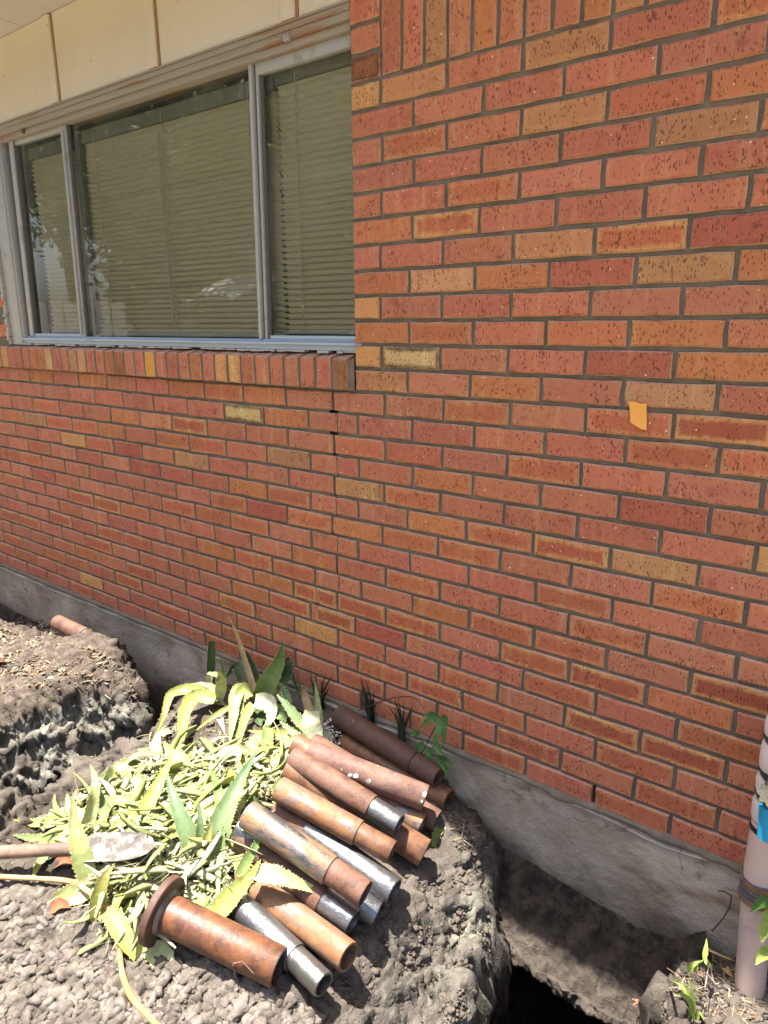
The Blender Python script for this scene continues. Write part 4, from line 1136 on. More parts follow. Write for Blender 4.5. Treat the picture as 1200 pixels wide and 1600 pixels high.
# wood chips on the left mound
def chips(pts, seed, lmin, lmax, wmin, wmax, cols, up=.35, lift=.004):
    r = np.random.default_rng(seed); n = len(pts)
    L = r.uniform(lmin, lmax, n); Wd = r.uniform(wmin, wmax, n)
    an = r.uniform(0, 2 * PI, n); ti = r.normal(0, up, n); ro = r.normal(0, up, n)
    t = np.stack([np.cos(an) * np.cos(ti), np.sin(an) * np.cos(ti), np.sin(ti)], -1)
    s = np.stack([-np.sin(an) * np.cos(ro), np.cos(an) * np.cos(ro), np.sin(ro)], -1)
    u = np.cross(t, s)
    th = (Wd * .22)[:, None]
    c = pts + np.c_[np.zeros(n), np.zeros(n), lift + r.uniform(0, .006, n)]
    tk = r.uniform(.35, 1.0, n)
    cs = []
    for e, w in ((-1, 1.0), (1, None)):
        ww = (Wd * (1.0 if w else tk))[:, None]
        for a_, b_ in ((-1, -1), (1, -1), (1, 1), (-1, 1)):
            cs.append(c + t * (e * L / 2)[:, None] + s * ww * .5 * a_ + u * th * .5 * b_)
    V = np.stack(cs, 1).reshape(-1, 3)
    fb = np.array([(0, 3, 2, 1), (4, 5, 6, 7), (0, 1, 5, 4), (1, 2, 6, 5), (2, 3, 7, 6), (3, 0, 4, 7)])
    F = (fb[None] + (np.arange(n) * 8)[:, None, None]).reshape(-1, 4)
    pc = np.array(cols)[r.integers(0, len(cols), n)] * r.uniform(.75, 1.2, (n, 1))
    lc = np.repeat(np.c_[np.clip(pc, 0, 1), np.ones(n)], 8, 0)
    return V, F, lc
CHIPC = [(.30, .21, .14), (.38, .29, .21), (.20, .135, .09), (.44, .37, .29), (.15, .11, .08), (.24, .20, .17)]
p = scatter([(0, 985), (40, 975), (95, 970), (140, 1005), (190, 1050), (215, 1100), (120, 1090), (60, 1080), (0, 1090)], 1500, 21)
p[:, 2] += .012
v, f, lc = chips(p, 22, .008, .048, .003, .013, CHIPC)
link('wood_chips', mesh_np('wood_chips', v, f, {'lc': lc}), M_CHIP, kind='stuff', label='pale chips of wood and bark over the left mound')
p = np.vstack([scatter([(1050, 1470), (1110, 1470), (1200, 1530), (1200, 1600), (1110, 1600), (1060, 1560)], 300, 23), scatter([(690, 1280), (745, 1270), (760, 1330), (700, 1340)], 60, 24)])
v, f, lc = chips(p, 25, .012, .06, .0015, .004, CHIPC, .25)
link('dry_stalks', mesh_np('dry_stalks', v, f, {'lc': lc}), M_CHIP, kind='stuff', label='dry straw and stalks scattered on the soil by the plastic pipe')

# ------------------------------------------------------------------ steel pipes
def pipe(label, A, B, r, body_mat, neck=None, neck_mat=None, neck_len=.085, neck_side=1, fixed=None, group='short steel pier pipes stacked by the wall'):
    A, B = Vector(A), Vector(B)
    L = (B - A).length
    o = thing('steel_pipe', label, 'pipe', (A + B) / 2, group)
    c = (A + B) / 2
    if neck_side < 0: A, B = B, A
    A, B = A - c, B - c
    nl = neck_len if neck else 0
    w = .0055
    mb = MB()
    e = L - nl
    mb.lathe(A, B, [(0, r - w), (.0006, r - .001), (.003, r), (e * .33, r * 1.001), (e * .66, r * .999), (e - .003, r), (e - .0006, r - .001), (e, r - w), (e, r - w - .001), (.4 * e, r - w - .001)], 44, .004)
    mb.build('pipe_body', body_mat, o, smooth=True, sharp=.5)
    if neck:
        rn = r - .0042
        mb = MB()
        mb.lathe(A, B, [(e - .05, rn - w), (e - .05, rn), (e + .0002, rn), (L - .003, rn), (L - .0006, rn - .001), (L, rn - w), (L - .02, rn - w - .0015), (e, rn - w - .0015)], 44, .004)
        mb.build('pipe_neck', neck_mat, o, smooth=True, sharp=.5)
    return o
DIP = .085
def axis(a, b, za, zb=None):
    return at_z(a[0], a[1], za + DIP if zb is None else za), at_z(b[0], b[1], za if zb is None else zb)
def extend_left(A, B, L):
    """keep the right end, give the true length"""
    d = (A - B) / np.linalg.norm(A - B); return B + d * L, B
LEN = .455
r0 = .0362
A, B = axis((529, 1117), (686, 1215), -.012, -.055)
pipe('dark brown rusty pipe lying against the foundation in the shade', A, B, r0, M_RUSTD, True, M_RUSTD, .095)
A, B = axis((545, 1164), (702, 1252), -.095, -.125); A, B = extend_left(A, B, .43)
pipe('smooth tan pipe half hidden under the dark brown one', A, B, r0 * .98, M_RUSTO)
A, B = axis((482, 1175), (665, 1247), -.028)
pipe('pinkish rusty pipe splashed with white on top of the stack', A, B, r0 * 1.02, M_RUSTW)
A, B = axis((540, 1195), (683, 1283), -.130); A, B = extend_left(A, B, LEN)
pipe('rusty pipe end poking out under the white splashed pipe', A, B, r0, M_RUST, True, M_RUST)
A, B = axis((457, 1183), (624, 1289), -.030)
pipe('rust red pipe with a short bare steel end, top of the stack', A, B, r0 * .96, M_RUST, True, M_STEEL, .09)
A, B = axis((520, 1200), (660, 1289), -.100); A, B = extend_left(A, B, LEN)
pipe('pipe with an orange spotted steel end, squeezed between two rusty ones', A, B, r0, M_RUSTO, True, M_STEELR, .085)
A, B = axis((435, 1232), (613, 1332), -.030)
pipe('rusty pipe with grey sheen and a rusty end, middle of the stack', A, B, r0 * .93, M_STEELR2, True, M_RUSTO, .10)
A, B = axis((540, 1255), (664, 1333), -.122); A, B = extend_left(A, B, LEN)
pipe('short rusty end of a buried pipe nearest the bare soil', A, B, r0 * 1.05, M_RUSTO)
A, B = axis((433, 1262), (616, 1394), -.100)
pipe('shiny blue grey steel pipe with rust only at its far end', A, B, r0, M_STEEL, True, M_RUST, .11, -1)
A, B = axis((387, 1272), (571, 1397), -.030)
pipe('grey steel pipe streaked with orange rust, rusty sleeve at its end', A, B, r0 * 1.0, M_STEELR, True, M_RUST, .10)
A, B = axis((450, 1340), (590, 1428), -.140); A, B = extend_left(A, B, .42)
pipe('steel pipe end in deep shade below the orange streaked pipe', A, B, r0 * .95, M_STEEL)
A, B = axis((380, 1306), (552, 1442), -.112)
pipe('brown rusty pipe with a bare steel end, under a pale aloe leaf', A, B, r0 * 1.04, M_RUST, True, M_STEEL, .09)
A, B = axis((422, 1403), (545, 1496), -.108, -.108); A, B = extend_left(A, B, .38)
pipe('orange brown pipe with its open hollow end facing the soil', A, B, r0 * .93, M_STEELR2)
A, B = axis((371, 1411), (506, 1539), -.108, -.122); A, B = extend_left(A, B, .37)
pipe('silvery pipe with a dull grey sleeve next to the flanged pipe', A, B, r0 * .89, M_STEEL, True, mat_rust('dull_grey_steel', steel=.9, bluish=(.24, .23, .21)), .095)
A, B = axis((90, 969), (150, 1003), -.052, -.058)
A = A + np.array((0, 0, -.01))
pipe('lone rusty pipe on the mulch mound by the foundation', A, B, r0, M_RUST, True, M_STEELR, .09)
B = np.array(at_z(1, 1047, -.055)); A = B + np.array((-.42, .05, .0))
pipe('rust red pipe end at the far left of the mulch mound', A, B, r0, M_RUSTO)
# the wide pipe with a flange
A, B = [Vector(q) for q in axis((252, 1422), (437, 1512), -.060, -.112)]
o = thing('flanged_pipe', 'wide orange rusty pipe with a round flange at one end', 'pipe', (A + B) / 2)
c = (A + B) / 2; L = (B - A).length; R1 = .0425
mb = MB(); mb.lathe(A - c, B - c, [(0, R1 - .006), (.001, R1), (L * .5, R1), (L - .003, R1), (L - .0008, R1 - .001), (L, R1 - .006), (L * .5, R1 - .007)], 60, .003)
mb.build('pipe_body', mat_rust('wet_orange_rust', (.062, .027, .019), (.165, .066, .028), gloss=.42), o, smooth=True, sharp=.5)
mb = MB(); RF = .078
mb.lathe(A - c, B - c, [(-.006, R1 * .9), (-.006, RF - .002), (-.004, RF), (.011, RF), (.013, RF - .002), (.013, R1 * .9)], 64)
mb.build('flange', M_RUSTD, o, smooth=True, sharp=.5)
mb = MB(); mb.lathe(A - c, B - c, [(.0128, R1 - .001), (.0128, R1 + .008), (.018, R1 + .004), (.022, R1 - .001)], 60)
mb.build('weld', mat_plain('grey_weld', (.20, .19, .18), .4, .7, var=.3), o, smooth=True)

# ------------------------------------------------------------------ aloe leaves
def catmull(pts, n):
    pts = [np.array(p, float) for p in pts]
    if len(pts) == 2: pts = [pts[0], (pts[0] + pts[1]) / 2, pts[1]]
    ext = [2 * pts[0] - pts[1]] + pts + [2 * pts[-1] - pts[-2]]
    out = []
    m = len(pts) - 1
    for i in range(n):
        s = i / (n - 1) * m; k = min(int(s), m - 1); t = s - k
        p0, p1, p2, p3 = ext[k:k + 4]
        out.append(.5 * (2 * p1 + (p2 - p0) * t + (2 * p0 - 5 * p1 + 4 * p2 - p3) * t * t + (3 * p1 - p0 - 3 * p2 + p3) * t ** 3))
    return np.array(out)
KINDS = {'green': ((.27, .34, .12), (.10, .18, .055)), 'dark': ((.10, .15, .06), (.045, .085, .035)), 'pale': ((.52, .53, .30), (.40, .45, .15)),
         'white': ((.62, .61, .47), (.54, .55, .34)), 'yellow': ((.42, .45, .15), (.34, .38, .09)), 'olive': ((.44, .43, .13), (.33, .29, .09)),
         'tan': ((.55, .44, .24), (.48, .29, .12)), 'blue': ((.30, .38, .17), (.10, .19, .10)), 'tip': ((.36, .42, .17), (.24, .20, .09))}
def leaf_mesh(path, width, kind='green', teeth=True, up=None, cut=False, thick=.24, cup=.35, n=18, base=.75, seed=0):
    P = catmull(path, n)
    T = np.gradient(P, axis=0); T /= np.linalg.norm(T, axis=1)[:, None] + 1e-9
    view = CAM - P[n // 2]; view /= np.linalg.norm(view)
    U0 = np.array(up, float) if up is not None else (view * .75 + np.array((0, 0, .5)))
    R = random.Random(seed)
    V, F, C = [], [], []
    ss = np.linspace(-1, 1, 7)
    c0, c1 = np.array(KINDS[kind][0]), np.array(KINDS[kind][1])
    tv = R.uniform(.88, 1.1)
    sides, widths, nup = [], [], []
    for i in range(n):
        t = i / (n - 1)
        w = width * (base + (1 - base) * min(1, t / .22)) * (1 - max(0, (t - .22) / .78) ** (1.35 if not cut else 3.0) * (1 if not cut else .25)) + .0004
        s = np.cross(T[i], U0); s /= np.linalg.norm(s) + 1e-9
        u = np.cross(s, T[i])
        w *= 1 + .05 * math.sin(i * 1.9 + seed)
        sides.append(s); widths.append(w); nup.append(u)
        th = thick * w * (1 - .5 * t)
        for q in ss: V.append(P[i] + s * w * .5 * q + u * (cup * w * .5 * (q * q - .5)))
        for q in ss[-2:0:-1]: V.append(P[i] + s * w * .5 * q + u * (cup * w * .5 * (q * q - .5) - th * (1 - q * q)))
        col = (c0 * (1 - t) + c1 * t) * tv * (1 + .08 * math.sin(i * 2.3 + seed * 1.7))
        C += [(*np.clip(col, 0, 1), 1)] * 12
    for i in range(n - 1):
        for k in range(12):
            F.append((i * 12 + k, i * 12 + (k + 1) % 12, (i + 1) * 12 + (k + 1) % 12, (i + 1) * 12 + k))
    F.append(tuple(range(12))[::-1]); F.append(tuple((n - 1) * 12 + k for k in range(12)))
    if teeth:
        L = np.linalg.norm(np.diff(P, axis=0), axis=1).sum()
        m = max(5, int(L / .009))
        for sgn in (-1, 1):
            for k in range(m):
                t = (k + .5 + R.uniform(-.2, .2)) / m * .96
                fi = t * (n - 1); a = int(fi); fr = fi - a
                if a >= n - 1: continue
                p = P[a] * (1 - fr) + P[a + 1] * fr; s = sides[a]; w = widths[a] * (1 - fr) + widths[a + 1] * fr; u = nup[a]
                e = p + sgn * s * w * .49 + u * cup * w * .25
                h = .0048 * (1 - .5 * t) * R.uniform(.35, 1.3)
                b = len(V)
                V += [e - T[a] * h * .75, e + T[a] * h * .55, e + sgn * s * h * 1.1 + T[a] * h * .8, e - u * h * .6 - sgn * s * h * .4]
                C += [(.55, .55, .25, 1)] * 2 + [(.50, .36, .14, 1)] + [(.5, .5, .2, 1)]
                F += [(b, b + 1, b + 2), (b + 1, b + 3, b + 2), (b + 3, b, b + 2)]
    me = mesh_np('leaf', np.array(V), F, {'lc': np.array(C)}, smooth=True, sharp=.9)
    return me
_lid = [0]
def px_path(pts):
    """(px, py, h): h above the ground.  (px, py, None, y): at that distance from the wall."""
    out = []
    for q in pts:
        if len(q) == 4: out.append(at_y(q[0], q[1], q[3]))
        else: out.append(np.array(hit(q[0], q[1], q[2])))
    return out
def leaf(pts, width, kind, parent=None, name='aloe_leaf', **kw):
    _lid[0] += 1
    path = px_path(pts)
    labels = {k: kw.pop(k) for k in ('label', 'cat', 'group') if k in kw}
    width *= 1.18
    path = [p - (np.array(parent.location) if parent is not None else 0) for p in path]
    if parent is None:
        c = path[0].copy(); me = leaf_mesh(path, width, kind, seed=_lid[0], **kw)
        o = link(name, me, M_LEAF, None, **labels)
    else:
        # keep the facing hint right in world space
        kw.setdefault('up', tuple((CAM - (path[len(path) // 2] + np.array(parent.location))) / 2 * .75 + np.array((0, 0, .5))))
        me = leaf_mesh(path, width, kind, seed=_lid[0], **kw)
        o = link('leaf', me, M_LEAF, parent)
    return o
def plant(label, px, py, cat='aloe plant', name='aloe_plant', h=0.0):
    p = hit(px, py, h)
    return thing(name, label, cat, p)

a = plant('drooping aloe plant nearest the left trench, one dark upright leaf', 338, 1100)
y0 = a.location.y
leaf([(328, 1092, None, y0), (330, 1045, None, y0 + .015), (331, 1003, None, y0 + .02)], .027, 'dark', a, cut=True, thick=.5)
leaf([(328, 1094, None, y0 - .01), (326, 1070, None, y0 - .01), (329, 1050, None, y0)], .022, 'white', a, cut=True)
leaf([(346, 1096, .03), (305, 1078, .10), (268, 1084, .11), (256, 1118, .055), (236, 1160, .01)], .036, 'yellow', a)
leaf([(336, 1092, .06), (305, 1088, .09), (288, 1115, .085), (283, 1155, .05), (262, 1200, .012)], .046, 'yellow', a)
leaf([(345, 1088, .05), (310, 1075, .10), (276, 1080, .115)], .050, 'white', a, teeth=False)
leaf([(340, 1100, None, y0 - .02), (346, 1070, None, y0 - .03), (340, 1055, None, y0 - .05), (322, 1052, None, y0 - .07)], .034, 'pale', a)
leaf([(348, 1085, None, y0), (349, 1055, None, y0 + .01), (346, 1027, None, y0 + .01)], .016, 'green', a)
leaf([(360, 1104, .05), (330, 1122, .04), (304, 1142, .015)], .018, 'yellow', a, teeth=False)
leaf([(340, 1112, .03), (346, 1130, .025), (352, 1148, .012)], .020, 'white', a, teeth=False)

b = plant('biggest aloe plant with a long tan stalk and a broad spotted green leaf', 397, 1105)
y0 = b.location.y
leaf([(401, 1090, None, y0), (386, 1043, None, y0 + .02), (371, 995, None, y0 + .03), (355, 957, None, y0 + .035)], .021, 'tan', b, teeth=False, thick=.6, base=.9)
leaf([(406, 1100, None, y0 - .02), (420, 1066, None, y0 - .01), (436, 1035, None, y0 + .02), (443, 1000, None, y0 + .04)], .066, 'green', b)
leaf([(397, 1090, None, y0 + .02), (394, 1050, None, y0 + .05), (384, 1014, None, y0 + .06)], .045, 'dark', b)
leaf([(385, 1072, .10), (369, 1085, .10), (364, 1125, .055), (358, 1166, .015)], .042, 'pale', b)
leaf([(392, 1078, .10), (380, 1082, .10), (374, 1100, .07), (384, 1122, .04)], .050, 'yellow', b)
leaf([(398, 1096, .08), (418, 1098, .08), (424, 1118, .05), (413, 1142, .015)], .052, 'white', b)
leaf([(396, 1100, .07), (384, 1118, .06), (375, 1150, .035), (371, 1172, .01)], .028, 'yellow', b)
leaf([(384, 1072, None, y0 + .03), (370, 1042, None, y0 + .06), (352, 1060, None, y0 + .05)], .040, 'dark', b)
leaf([(425, 1080, None, y0 + .03), (450, 1052, None, y0 + .06), (448, 1030, None, y0 + .07), (470, 1095, None, y0 + .06)], .036, 'dark', b)
leaf([(407, 1105, .04), (405, 1125, .03), (409, 1135, .02)], .04, 'dark', b, teeth=False)
leaf([(380, 1110, .03), (366, 1130, .03), (370, 1155, .015)], .04, 'green', b)
leaf([(418, 1110, .04), (436, 1115, .05), (448, 1128, .03)], .05, 'green', b)

c_ = plant('sun bleached aloe plant with curled dry tips beside the pipes', 496, 1160)
y0 = c_.location.y
leaf([(490, 1152, None, y0), (483, 1112, None, y0 + .01), (475, 1080, None, y0 + .02), (476, 1068, None, y0)], .030, 'tan', c_, teeth=False)
leaf([(498, 1152, None, y0), (497, 1108, None, y0 + .02), (492, 1064, None, y0 + .03)], .026, 'pale', c_)
leaf([(488, 1150, .06), (462, 1120, .10), (446, 1100, .13), (432, 1084, .15)], .030, 'blue', c_)
leaf([(490, 1152, .05), (455, 1150, .045), (418, 1146, .04), (386, 1141, .035)], .036, 'olive', c_)
leaf([(490, 1156, .06), (458, 1160, .06), (425, 1190, .035), (392, 1206, .01)], .036, 'pale', c_)
leaf([(466, 1150, .06), (450, 1138, .06), (437, 1126, .07)], .020, 'blue', c_)
leaf([(494, 1154, .06), (486, 1130, .10), (488, 1110, .12)], .052, 'white', c_, cut=True, teeth=False)
leaf([(500, 1156, .05), (512, 1150, .05), (520, 1165, .02)], .030, 'white', c_, teeth=False)
leaf([(452, 1100, .10), (444, 1080, .14), (436, 1065, .17)], .022, 'blue', c_)
# crumbly pale roots at its foot
r = np.random.default_rng(4)
q = np.array(hit(508, 1148, .02)); pts = q + r.normal(0, 1, (260, 3)) * np.array((.028, .02, .016))
v, f = lumps(pts - np.array(c_.location), np.clip(r.lognormal(-5.6, .5, 260), .002, .009), 77)
link('root_crumbs', mesh_np('root_crumbs', v, f), M_FROTH, c_, kind='stuff')

d_ = plant('uprooted green aloe rosette lying on the cut leaves', 315, 1335)
y0 = d_.location.y
leaf([(313, 1340, .02), (296, 1308, .07), (274, 1255, .12), (259, 1202, .16)], .046, 'blue', d_)
leaf([(338, 1330, .02), (345, 1285, .07), (372, 1225, .12), (402, 1172, .15)], .054, 'blue', d_)
leaf([(313, 1338, .02), (313, 1290, .09), (311, 1250, .13)], .020, 'blue', d_)
leaf([(316, 1340, .03), (324, 1308, .07), (331, 1284, .10)], .022, 'olive', d_)
leaf([(308, 1340, .02), (296, 1322, .05), (285, 1290, .08)], .040, 'yellow', d_)
leaf([(340, 1350, .02), (344, 1320, .05), (350, 1290, .07)], .03, 'green', d_)
leaf([(330, 1345, .02), (342, 1370, .02), (352, 1400, .01)], .022, 'pale', d_, teeth=False)
leaf([(352, 1290, .03), (342, 1240, .06), (328, 1195, .08)], .03, 'green', d_)
leaf([(366, 1330, .02), (380, 1300, .02), (376, 1262, .02)], .035, 'green', d_)

G = 'loose aloe leaves thrown on the ground'
LV = [
 ([(395, 1362, .09), (430, 1368, .115), (470, 1382, .11), (520, 1403, .085)], .038, 'pale', 'pale toothed aloe leaf lying across two rusty pipes'),
 ([(332, 1432, .03), (360, 1402, .06), (388, 1372, .09), (408, 1342, .11)], .046, 'yellow', 'folded yellowish aloe leaf draped by the tops of the lower pipes'),
 ([(372, 1370, .05), (386, 1345, .08), (400, 1320, .11), (403, 1292, .13)], .024, 'green', 'thin curved green aloe leaf standing before the brown pipe'),
 ([(443, 1275, .03), (434, 1240, .05), (450, 1208, .08), (470, 1212, .10), (481, 1230, .09)], .028, 'green', 'green aloe leaf bent over the end of a rusty pipe'),
 ([(141, 1392, .01), (126, 1330, .10), (116, 1285, .15), (113, 1236, .20)], .042, 'tip', 'tall upright aloe leaf in front of the spade'),
 ([(132, 1306, .01), (144, 1265, .07), (149, 1222, .12), (141, 1194, .15)], .030, 'pale', 'upright pale aloe leaf behind the spade blade'),
 ([(204, 1314, .01), (226, 1266, .05), (250, 1220, .09), (276, 1168, .12)], .044, 'yellow', 'long yellow green aloe leaf leaning away from the spade tip'),
 ([(112, 1274, .03), (78, 1284, .035), (46, 1285, .025), (20, 1280, .01)], .030, 'yellow', 'toothed aloe leaf pointing at the clay pit, upper of two'),
 ([(110, 1312, .03), (78, 1313, .03), (46, 1309, .025), (18, 1304, .01)], .030, 'green', 'green aloe leaf just above the spade handle'),
 ([(178, 1292, .02), (162, 1262, .06), (152, 1224, .10)], .036, 'green', 'short green aloe leaf standing in the litter left of the long yellow one'),
 ([(210, 1216, .02), (197, 1250, .04), (184, 1292, .03)], .034, 'pale', 'pale aloe leaf hanging down towards the spade blade'),
 ([(155, 1445, .01), (154, 1408, .06), (163, 1372, .10), (180, 1348, .12)], .036, 'olive', 'olive toothed aloe leaf curling up next to the orange root'),
 ([(230, 1492, .01), (198, 1475, .02), (170, 1458, .02)], .036, 'yellow', 'yellowish aloe leaf on the clods below the flange'),
 ([(262, 1512, .01), (245, 1488, .025), (215, 1478, .02), (190, 1462, .02)], .044, 'pale', 'broad pale aloe leaf under the flanged pipe'),
 ([(170, 1448, .01), (160, 1475, .012), (158, 1490, .005)], .034, 'pale', 'short pale aloe stub beside the orange root'),
 ([(250, 1400, .03), (215, 1402, .03), (185, 1408, .02)], .030, 'yellow', 'toothed yellow aloe leaf in the shade left of the flange'),
 ([(238, 1356, .03), (205, 1372, .03), (188, 1400, .02)], .026, 'green', 'narrow green aloe leaf below the spade blade'),
 ([(290, 1296, .03), (262, 1302, .03), (228, 1300, .02)], .030, 'white', 'whitish aloe leaf right of the spade tip'),
 ([(292, 1325, .03), (262, 1322, .035), (232, 1326, .02)], .034, 'pale', 'pale aloe leaf lying flat beyond the spade tip'),
 ([(340, 1395, .03), (318, 1420, .02), (312, 1455, .045)], .018, 'white', 'white aloe leaf tip hanging over the flanged pipe'),
 ([(392, 1252, .02), (388, 1285, .02), (398, 1312, .01)], .032, 'green', 'green aloe leaf tucked behind the grey steel pipe'),
 ([(210, 1470, .01), (190, 1440, .03), (168, 1430, .03)], .026, 'olive', 'small olive aloe leaf with dark teeth by the red band of the root'),
 ([(430, 1190, .02), (405, 1225, .02), (385, 1238, .01)], .024, 'yellow', 'thin yellow aloe leaf beside the topmost rusty pipe'),
 ([(690, 1290, .01), (680, 1310, .02), (676, 1335, .01)], .022, 'green', 'small wilted green leaf on the soil right of the pipes'),
]
for pts, w, k, lab in LV:
    leaf(pts, w, k, label=lab, cat='aloe leaf', group=G)

# the tangle of cut leaves over the heap
tg = [(120, 1300), (150, 1245), (225, 1190), (300, 1165), (420, 1180), (440, 1215), (395, 1262), (370, 1300), (375, 1360), (350, 1410), (290, 1400), (215, 1460), (175, 1430), (150, 1350)]
tp_ = scatter(tg, 84, 51)
def between(px, py, marks):
    d = sorted(marks, key=lambda k: math.hypot(marks[k][0] - px, marks[k][1] - py))
    return d[0], d[1], math.hypot(marks[d[0]][0] - px, marks[d[0]][1] - py)
HEAP = {'the spade blade': (195, 1325), 'the round flange': (250, 1420), 'the orange streaked pipe': (385, 1275), 'the shiny steel pipe': (433, 1250), 'the top rusty pipe': (455, 1190), 'the biggest aloe': (397, 1130),
        'the drooping aloe': (325, 1135), 'the clay pit': (130, 1235), 'the tall upright leaf': (122, 1300), 'the uprooted rosette': (315, 1325), 'the red root band': (170, 1425), 'the long yellow leaf': (248, 1225)}
_used = {}
def unique(lab):
    _used[lab] = _used.get(lab, 0) + 1
    return lab
TL = {'pale': 'pale cut aloe leaf lying in the tangled heap', 'yellow': 'yellow green cut aloe leaf lying in the tangled heap', 'white': 'whitish cut aloe leaf lying in the tangled heap', 'green': 'limp green cut aloe leaf lying in the tangled heap'}
for i in range(len(tp_)):
    k = ('pale', 'yellow', 'white', 'pale', 'green', 'yellow')[i % 6]
    a_ = R.uniform(0, 2 * PI); L = R.uniform(.09, .24); p0_ = tp_[i].copy(); tw = R.uniform(-1.6, 1.6); up_ = R.uniform(.015, .05)
    pts = []
    q = p0_.copy()
    for m_i in range(5):
        t = m_i / 4
        gz0 = float(ground(q[0], q[1])[0])
        pts.append(np.array((q[0], q[1], max(gz0 + .004, gz0 + up_ * (math.sin(t * PI) + .25) + R.uniform(-.006, .010)))))
        q = q + np.array((math.cos(a_ + tw * t), math.sin(a_ + tw * t), 0)) * L / 4
    _lid[0] += 1
    wd_ = R.uniform(.024, .050)
    me = leaf_mesh(pts, wd_, k, seed=_lid[0], up=(R.uniform(-.7, .7), R.uniform(-.9, .3), 1), cut=R.random() < .35, thick=.16)
    qx, qy, _ = project(pts[2]); n1_, n2_, dd_ = between(qx, qy, HEAP)
    sz_ = ('long' if L > .19 else 'short' if L < .135 else 'middling') + (' broad' if wd_ > .040 else ' narrow' if wd_ < .031 else '')
    lab_ = f"{sz_} {dict(pale='pale', yellow='yellow green', white='whitish', green='limp green')[k]} leaf by {n1_} towards {n2_}"
    link('aloe_leaf', me, M_LEAF, label=lab_, cat='aloe leaf', group='cut aloe leaves tangled on the heap')
# litter of chopped leaves: nobody could count it
def ribbons(pts, seed, cols, lmin, lmax, wmin, wmax, lift, curl=1.0):
    r = np.random.default_rng(seed); n = len(pts); m = 6
    L = r.uniform(lmin, lmax, n) * r.choice([.5, 1, 1, 1.4], n); Wd = r.uniform(wmin, wmax, n)
    an = r.uniform(0, 2 * PI, n); pitch = r.normal(.06, .30, n); curv = curl * r.normal(0, 2.2, n) / .10; bend = curl * r.normal(-.8, 2.0, n) / .10
    roll = r.normal(0, .6, n)
    pos = pts + np.c_[np.zeros((n, 2)), r.uniform(.002, lift, n)]
    V = np.zeros((n, m, 4, 3))
    p = pos.copy(); ha = an.copy(); pa = pitch.copy()
    for i in range(m):
        t = np.stack([np.cos(ha) * np.cos(pa), np.sin(ha) * np.cos(pa), np.sin(pa)], -1)
        s0 = np.stack([-np.sin(ha), np.cos(ha), np.zeros(n)], -1); u0 = np.cross(t, s0)
        s = s0 * np.cos(roll)[:, None] + u0 * np.sin(roll)[:, None]; u = np.cross(t, s)
        tt = i / (m - 1); w = (Wd * (.55 + .45 * min(1, tt * 4)) * (1 - .8 * tt ** 2))[:, None]
        V[:, i, 0] = p - s * w * .5; V[:, i, 1] = p + u * w * .10; V[:, i, 2] = p + s * w * .5; V[:, i, 3] = p - u * w * .16
        p = p + t * (L / (m - 1))[:, None]
        ha = ha + curv * L / (m - 1) * .5; pa = pa + bend * L / (m - 1) * .4
    gz = ground(V[:, :, :, 0].ravel(), V[:, :, :, 1].ravel()).reshape(n, m, 4)
    V[:, :, :, 2] = np.maximum(V[:, :, :, 2], gz + .001)
    fb = []
    for i in range(m - 1):
        for k in range(4): fb.append((i * 4 + k, i * 4 + (k + 1) % 4, (i + 1) * 4 + (k + 1) % 4, (i + 1) * 4 + k))
    F = (np.array(fb)[None] + (np.arange(n) * m * 4)[:, None, None]).reshape(-1, 4)
    pc = np.array(cols)[r.integers(0, len(cols), n)] * r.uniform(.48, .95, (n, 1))
    return V.reshape(-1, 3), F, np.repeat(np.c_[np.clip(pc, 0, 1), np.ones(n)], m * 4, 0)
LIT = [(.64, .63, .40), (.58, .59, .30), (.70, .67, .52), (.50, .53, .22), (.40, .44, .18), (.60, .50, .34), (.74, .72, .63), (.30, .34, .13), (.46, .34, .20)]
lit_poly = [(75, 1285), (125, 1245), (200, 1215), (250, 1190), (340, 1180), (420, 1170), (470, 1175), (440, 1225), (425, 1250), (388, 1265), (372, 1300), (370, 1345), (350, 1420), (300, 1425), (250, 1400), (225, 1470), (165, 1465), (140, 1395), (120, 1340), (60, 1300)]
p = scatter(lit_poly, 520, 31)
v, f, lc = ribbons(p, 32, LIT, .02, .09, .002, .012, .034, .5)
link('chopped_leaves', mesh_np('chopped_leaves', v, f, {'lc': lc}), M_LITTER, kind='stuff', label='litter of chopped pale aloe leaves and roots')
p = scatter(lit_poly, 1700, 37); p[:, 2] += rng.uniform(.004, .03, len(p))
v, f, lc = chips(p, 38, .008, .04, .004, .018, LIT, .45)
link('chopped_leaves', mesh_np('chopped_leaves', v, f, {'lc': lc}), M_LITTER, kind='stuff', label='flat scraps of cream leaf flesh through the litter')
core = [(90, 1290), (180, 1235), (260, 1190), (360, 1190), (430, 1195), (415, 1245), (375, 1270), (360, 1345), (340, 1420), (260, 1395), (215, 1460), (165, 1440), (140, 1340)]
p = scatter(lit_poly, 260, 39)
v, f, lc = ribbons(p, 40, [(.62, .55, .36), (.52, .50, .28), (.68, .66, .52), (.44, .34, .20), (.56, .58, .34)], .05, .13, .0012, .0032, .05, .25)
link('chopped_leaves', mesh_np('chopped_leaves', v, f, {'lc': lc}), M_LITTER, kind='stuff', label='thin pale strands lying criss cross over the litter')
p = scatter(core, 430, 33)
v, f, lc = ribbons(p, 34, LIT[:5] + [(.34, .40, .14), (.42, .46, .18)], .05, .15, .012, .034, .050, .45)
link('chopped_leaves', mesh_np('chopped_leaves', v, f, {'lc': lc}), M_LITTER, kind='stuff', label='wider slices of cut aloe leaf in the middle of the litter')
p = scatter([(225, 1150), (330, 1120), (420, 1140), (470, 1175), (430, 1210), (300, 1215), (200, 1210)], 700, 35)
